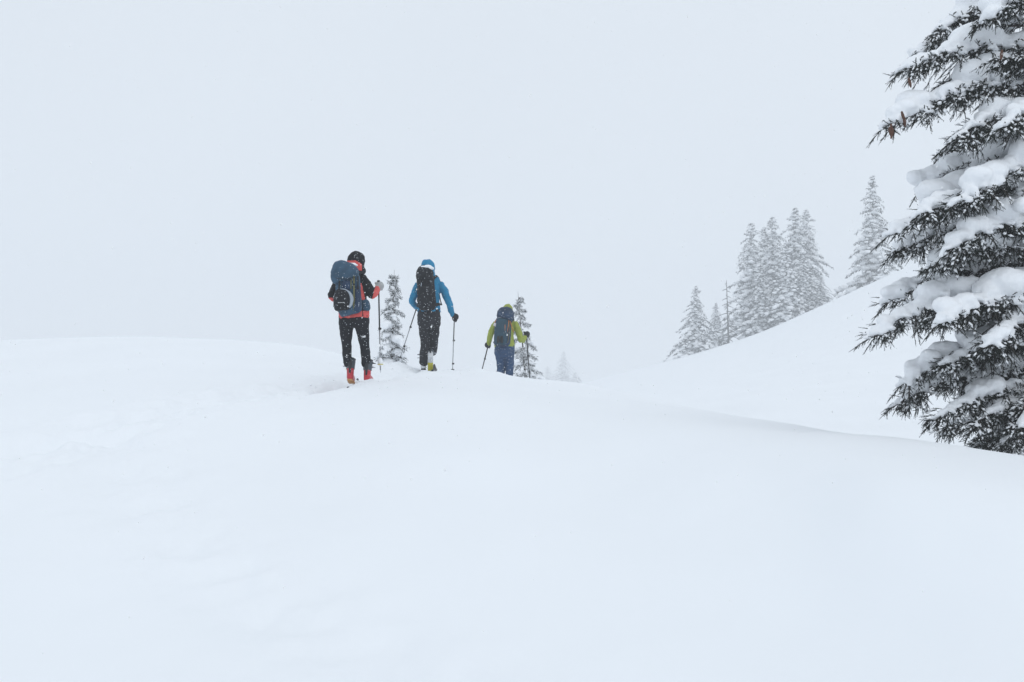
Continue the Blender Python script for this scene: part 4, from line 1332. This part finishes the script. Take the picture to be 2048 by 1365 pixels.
gl = Acc()
hand(gl, f3.J(977, 689, .155), f3.J(976.3, 691.5, .185), norm(p3lt - p3lb), (-.6, -.75, 0), 1.35)
f3.part('glove', fuse(gl, .006, 2, 0, .1, 'glove'), M['black_glove'])
ski_pole(p3t, p3b, 'thin black ski pole in front of the sparse young spruce, held by the lime skier', M['pole_black'], M['pole_black'], M['boot_dark'], M['boot_dark'], clamps=(.5,), strap_m=M['strap'], rad=.0125, basket=.03)
ski_pole(p3lt, p3lb, 'thin black ski pole slanting down on the open side of the lime skier', M['pole_black'], M['pole_black'], M['boot_dark'], M['boot_dark'], clamps=(.5,), strap_m=M['strap'], rad=.0125, basket=.03)
boot(f3, f3.J(998, 774, -.02), R(3), R(3), M['boot_dark'], M['boot_dark'], M['boot_dark'], h=.27, buckle_side=-1)
boot(f3, f3.J(1019, 774, -.05), R(3), R(-3), M['boot_dark'], M['boot_dark'], M['boot_dark'], h=.27, buckle_side=1)
pk, off = pack_root(f3, 1006, 692, -.14, 'dark navy backpack with orange cords and a pale tag, on the lime skier')
a = Acc()
f3.trunk(a, [(1004, 692, 13, .06, -.16), (1004, 688, 16, .09, -.17), (1005, 670, 17, .11, -.14), (1006, 652, 16.5, .11, -.09), (1008, 640, 16, .10, -.05)], 20)
pack_part(f3, pk, off, 'main_bag', fuse(a, .012, 3, .02, .07, 'main_bag'), M['dark_navy'])
a = Acc()
f3.trunk(a, [(1009, 640, 15, .11, -.10), (1010.5, 635, 17.5, .14, -.08), (1011, 628, 17.5, .145, -.05), (1011, 621, 14.5, .12, -.02), (1011, 618, 10, .07, 0)], 20)
pack_part(f3, pk, off, 'lid', fuse(a, .012, 3, .022, .06, 'lid'), M['dark_navy'])
a = Acc()
for (x, y, r) in ((1003, 620.5, .05), (1008, 618, .07), (1015, 617.5, .07), (1021, 620.5, .05)):
    ellipsoid(a, f3.J(x, y, -.03), (r * 1.2, r * 1.2, r * .33))
pack_part(f3, pk, off, 'snow_cap', fuse(a, .011, 3, .01, .05, 'snow_cap'), M['tree_snow'])
a = Acc()
f3.trunk(a, [(1001, 690, 10, .035, -.25), (1001, 684, 12, .05, -.26), (1002, 664, 12.5, .05, -.25), (1005, 645, 12, .04, -.19), (1006, 638, 9, .03, -.16)], 16)
pack_part(f3, pk, off, 'front_pocket', fuse(a, .011, 3, .012, .06, 'front_pocket'), M['teal_trim'])
for (pts, wd, m) in (([(1018, 640, -.16), (1016, 655, -.21), (1013, 668, -.26), (1012, 678, -.27)], .016, M['orange']), ([(1020, 642, -.14), (1024, 655, -.10), (1027, 664, -.04)], .018, M['orange']),
                     ([(1019, 645, -.17), (1018, 668, -.23), (1016, 684, -.24), (1011, 691, -.22)], .013, M['olive']), ([(993, 640, -.10), (990, 645, -.06), (989, 650, -.02)], .03, M['orange']),
                     ([(1010, 650, -.25), (1010, 662, -.28)], .012, M['orange']), ([(993, 637, -.13), (1004, 634.5, -.17), (1016, 637, -.14), (1018.5, 645, -.16)], .010, M['pale_panel'])):
    a = Acc()
    loft(a, [f3.J(*p) for p in pts], wd / 2, .007, seg=8, ref=(0, 1, 0.02))
    pack_part(f3, pk, off, 'cord', a, m)
for cx in (996.5, 1003.5):
    a = Acc()
    f3.trunk(a, [(cx, 686, 2.2, .02, -.31), (cx, 680, 3.0, .025, -.315), (cx, 673, 2.2, .02, -.305)], 10)
    pack_part(f3, pk, off, 'ice_axe_pocket', a, M['strap'])
a = Acc()
box(a, f3.J(992, 650.5, -.20), (.105, .012, .065), np.array(Matrix.Rotation(R(22), 3, 'Y')))
pack_part(f3, pk, off, 'tag', a, M['pink_tag'])
a = Acc()
loft(a, [f3.J(*p) for p in ((1013, 684, -.13), (1024, 683, -.03), (1028, 682, .08))], .05, .012, seg=8, ref=(0, 1, 0))
pack_part(f3, pk, off, 'hip_belt', a, M['dark_navy'])
a = Acc()
loft(a, [f3.J(*p) for p in ((996, 686, -.12), (990, 685, -.02), (990, 684, .08))], .045, .012, seg=8, ref=(0, 1, 0))
pack_part(f3, pk, off, 'hip_belt', a, M['dark_navy'])
a = Acc()
loft(a, [f3.J(*p) for p in ((1020, 638, -.02), (1025, 635, .06), (1026, 639, .2), (1026, 655, .26))], .03, .012, seg=8, ref=(0, 1, 0.3))
pack_part(f3, pk, off, 'shoulder_strap', a, M['strap'])
a = Acc()
loft(a, [f3.J(*p) for p in ((998, 638, -.02), (997, 635, .06), (996, 639, .2), (997, 655, .26))], .03, .012, seg=8, ref=(0, 1, 0.3))
pack_part(f3, pk, off, 'shoulder_strap', a, M['strap'])

# ---------------- touring skis, sunk in the loose snow; binding heels show at the surface
def ski(heel_w, yaw, label, dz=-.05, heel_px=None):
    root = tag(empty('touring_ski', heel_w), label, 'ski', 'touring skis sunk in the snow')
    root.rotation_euler = (R(1.5), 0, yaw)
    n = 22
    y = np.linspace(-.55, 1.15, n)
    wd = .048 + .012 * ((y - .3) / .85) ** 2
    wd[-1] = .012; wd[-2] = .035; wd[0] = .03
    z = dz + .10 * np.clip((y - .9) / .25, 0, 1) ** 2
    a = Acc()
    loft(a, np.column_stack([0 * y, y, z]), wd, .007, seg=10, ref=(0, 0, 1))
    link('ski_board', a.mesh('ski_board'), M['ski'], root)
    a = Acc()
    box(a, (0, .27, dz + .022), (.06, .07, .03))
    link('toe_binding', a.mesh('toe_binding'), M['metal'], root)
    a = Acc()
    box(a, (0, -.03, dz + .02), (.045, .07, .028))
    box(a, (0, -.03, dz + .050), (.035, .035, .045))
    link('heel_binding', a.mesh('heel_binding'), M['boot_dark'], root)
ski(f1.J(697, 773, -.06) + f1.base, R(3), 'black ski under the raised red boot of the coral skier', -.075)
ski(f1.J(733, 770, .02) + f1.base, R(-3), 'black ski under the flat red boot of the coral skier', -.16)
ski(f2.J(865, 742, -.12) + f2.base, R(3), 'black ski under the yellow soled boot of the blue jacketed skier', -.05)
ski(f2.J(847, 743, .08) + f2.base, R(3), 'black ski under the snow-covered boot of the blue jacketed skier', -.09)

# ------------------------------------------------------------------ loose snow kicked up along the track
def loose_snow():
    rs = np.random.RandomState(8)
    a = Acc()
    spots = [(-2.05, 13.0, .45, 90), (-2.35, 12.7, .35, 60), (-1.40, 16.4, .45, 50), (-1.85, 16.3, .3, 30)]
    for cx, cy_, sp, n in spots:
        for _ in range(n):
            x, y = cx + rs.normal() * sp, cy_ + rs.normal() * sp
            r = rs.uniform(.006, .016)
            V, T = ICO[0]
            a.add(V * (1 + rs.uniform(-.3, .3, (12, 1))) * [r * 1.2, r, r * .8] + np.array([x, y, gz(x, y) - r * .05]), T)
    tag(link('loose_snow', a.mesh('loose_snow'), M['tree_snow']), 'crumbs of loose snow scattered along the track', kind='stuff')
loose_snow()

# ------------------------------------------------------------------ falling snow
def snowfall(n=18000):
    rs = np.random.RandomState(4)
    D = (rs.uniform(4.5 ** 3, 24 ** 3, n)) ** (1 / 3)
    u = rs.uniform(-.62, .62, n)
    v = rs.uniform(-.36, .36, n)
    Pn = np.column_stack([u * D, D, EYE + v * D])
    r = rs.uniform(.0028, .0055, n) * np.where(rs.uniform(size=n) < .15, 1.5, 1)
    O = np.array([(1, 0, 0), (-1, 0, 0), (0, 1, 0), (0, -1, 0), (0, 0, 1), (0, 0, -1)], float)
    T = np.array([(0, 2, 4), (2, 1, 4), (1, 3, 4), (3, 0, 4), (2, 0, 5), (1, 2, 5), (3, 1, 5), (0, 3, 5)])
    V = O[None] * r[:, None, None] * rs.uniform(.6, 1.3, (n, 6, 1))
    V[:, :, 2] *= 1.3
    V[:, 4, 0] += r * .5
    V = V + Pn[:, None, :]
    Tt = (np.arange(n)[:, None, None] * 6 + T[None]).reshape(-1, 3)
    gzs = V.reshape(-1, 3)
    o = link('falling_snow', make_mesh('falling_snow', gzs, Tt), M['flake'])
    tag(o, 'snowflakes drifting through the air', kind='stuff')
snowfall()

# ------------------------------------------------------------------ haze
def haze():
    acc = Acc()
    box(acc, (0, 0, (-44 + 36) / 2), (1000, 1000, 80), bev=0.0005)
    m = bpy.data.materials.new('snowfall_haze')
    m.use_nodes = True
    n, l = m.node_tree.nodes, m.node_tree.links
    n.clear()
    o = n.new('ShaderNodeOutputMaterial')
    v = n.new('ShaderNodeVolumePrincipled')
    v.inputs['Color'].default_value = (0.95, 0.965, 0.985, 1)
    v.inputs['Density'].default_value = 0.0032
    v.inputs['Anisotropy'].default_value = 0.0
    l.new(v.outputs[0], o.inputs['Volume'])
    ob = link('haze', acc.mesh('haze', False), m)
    tag(ob, 'pale snowfall haze filling the air', kind='stuff')
haze()
bpy.data.scenes.remove(WORK)
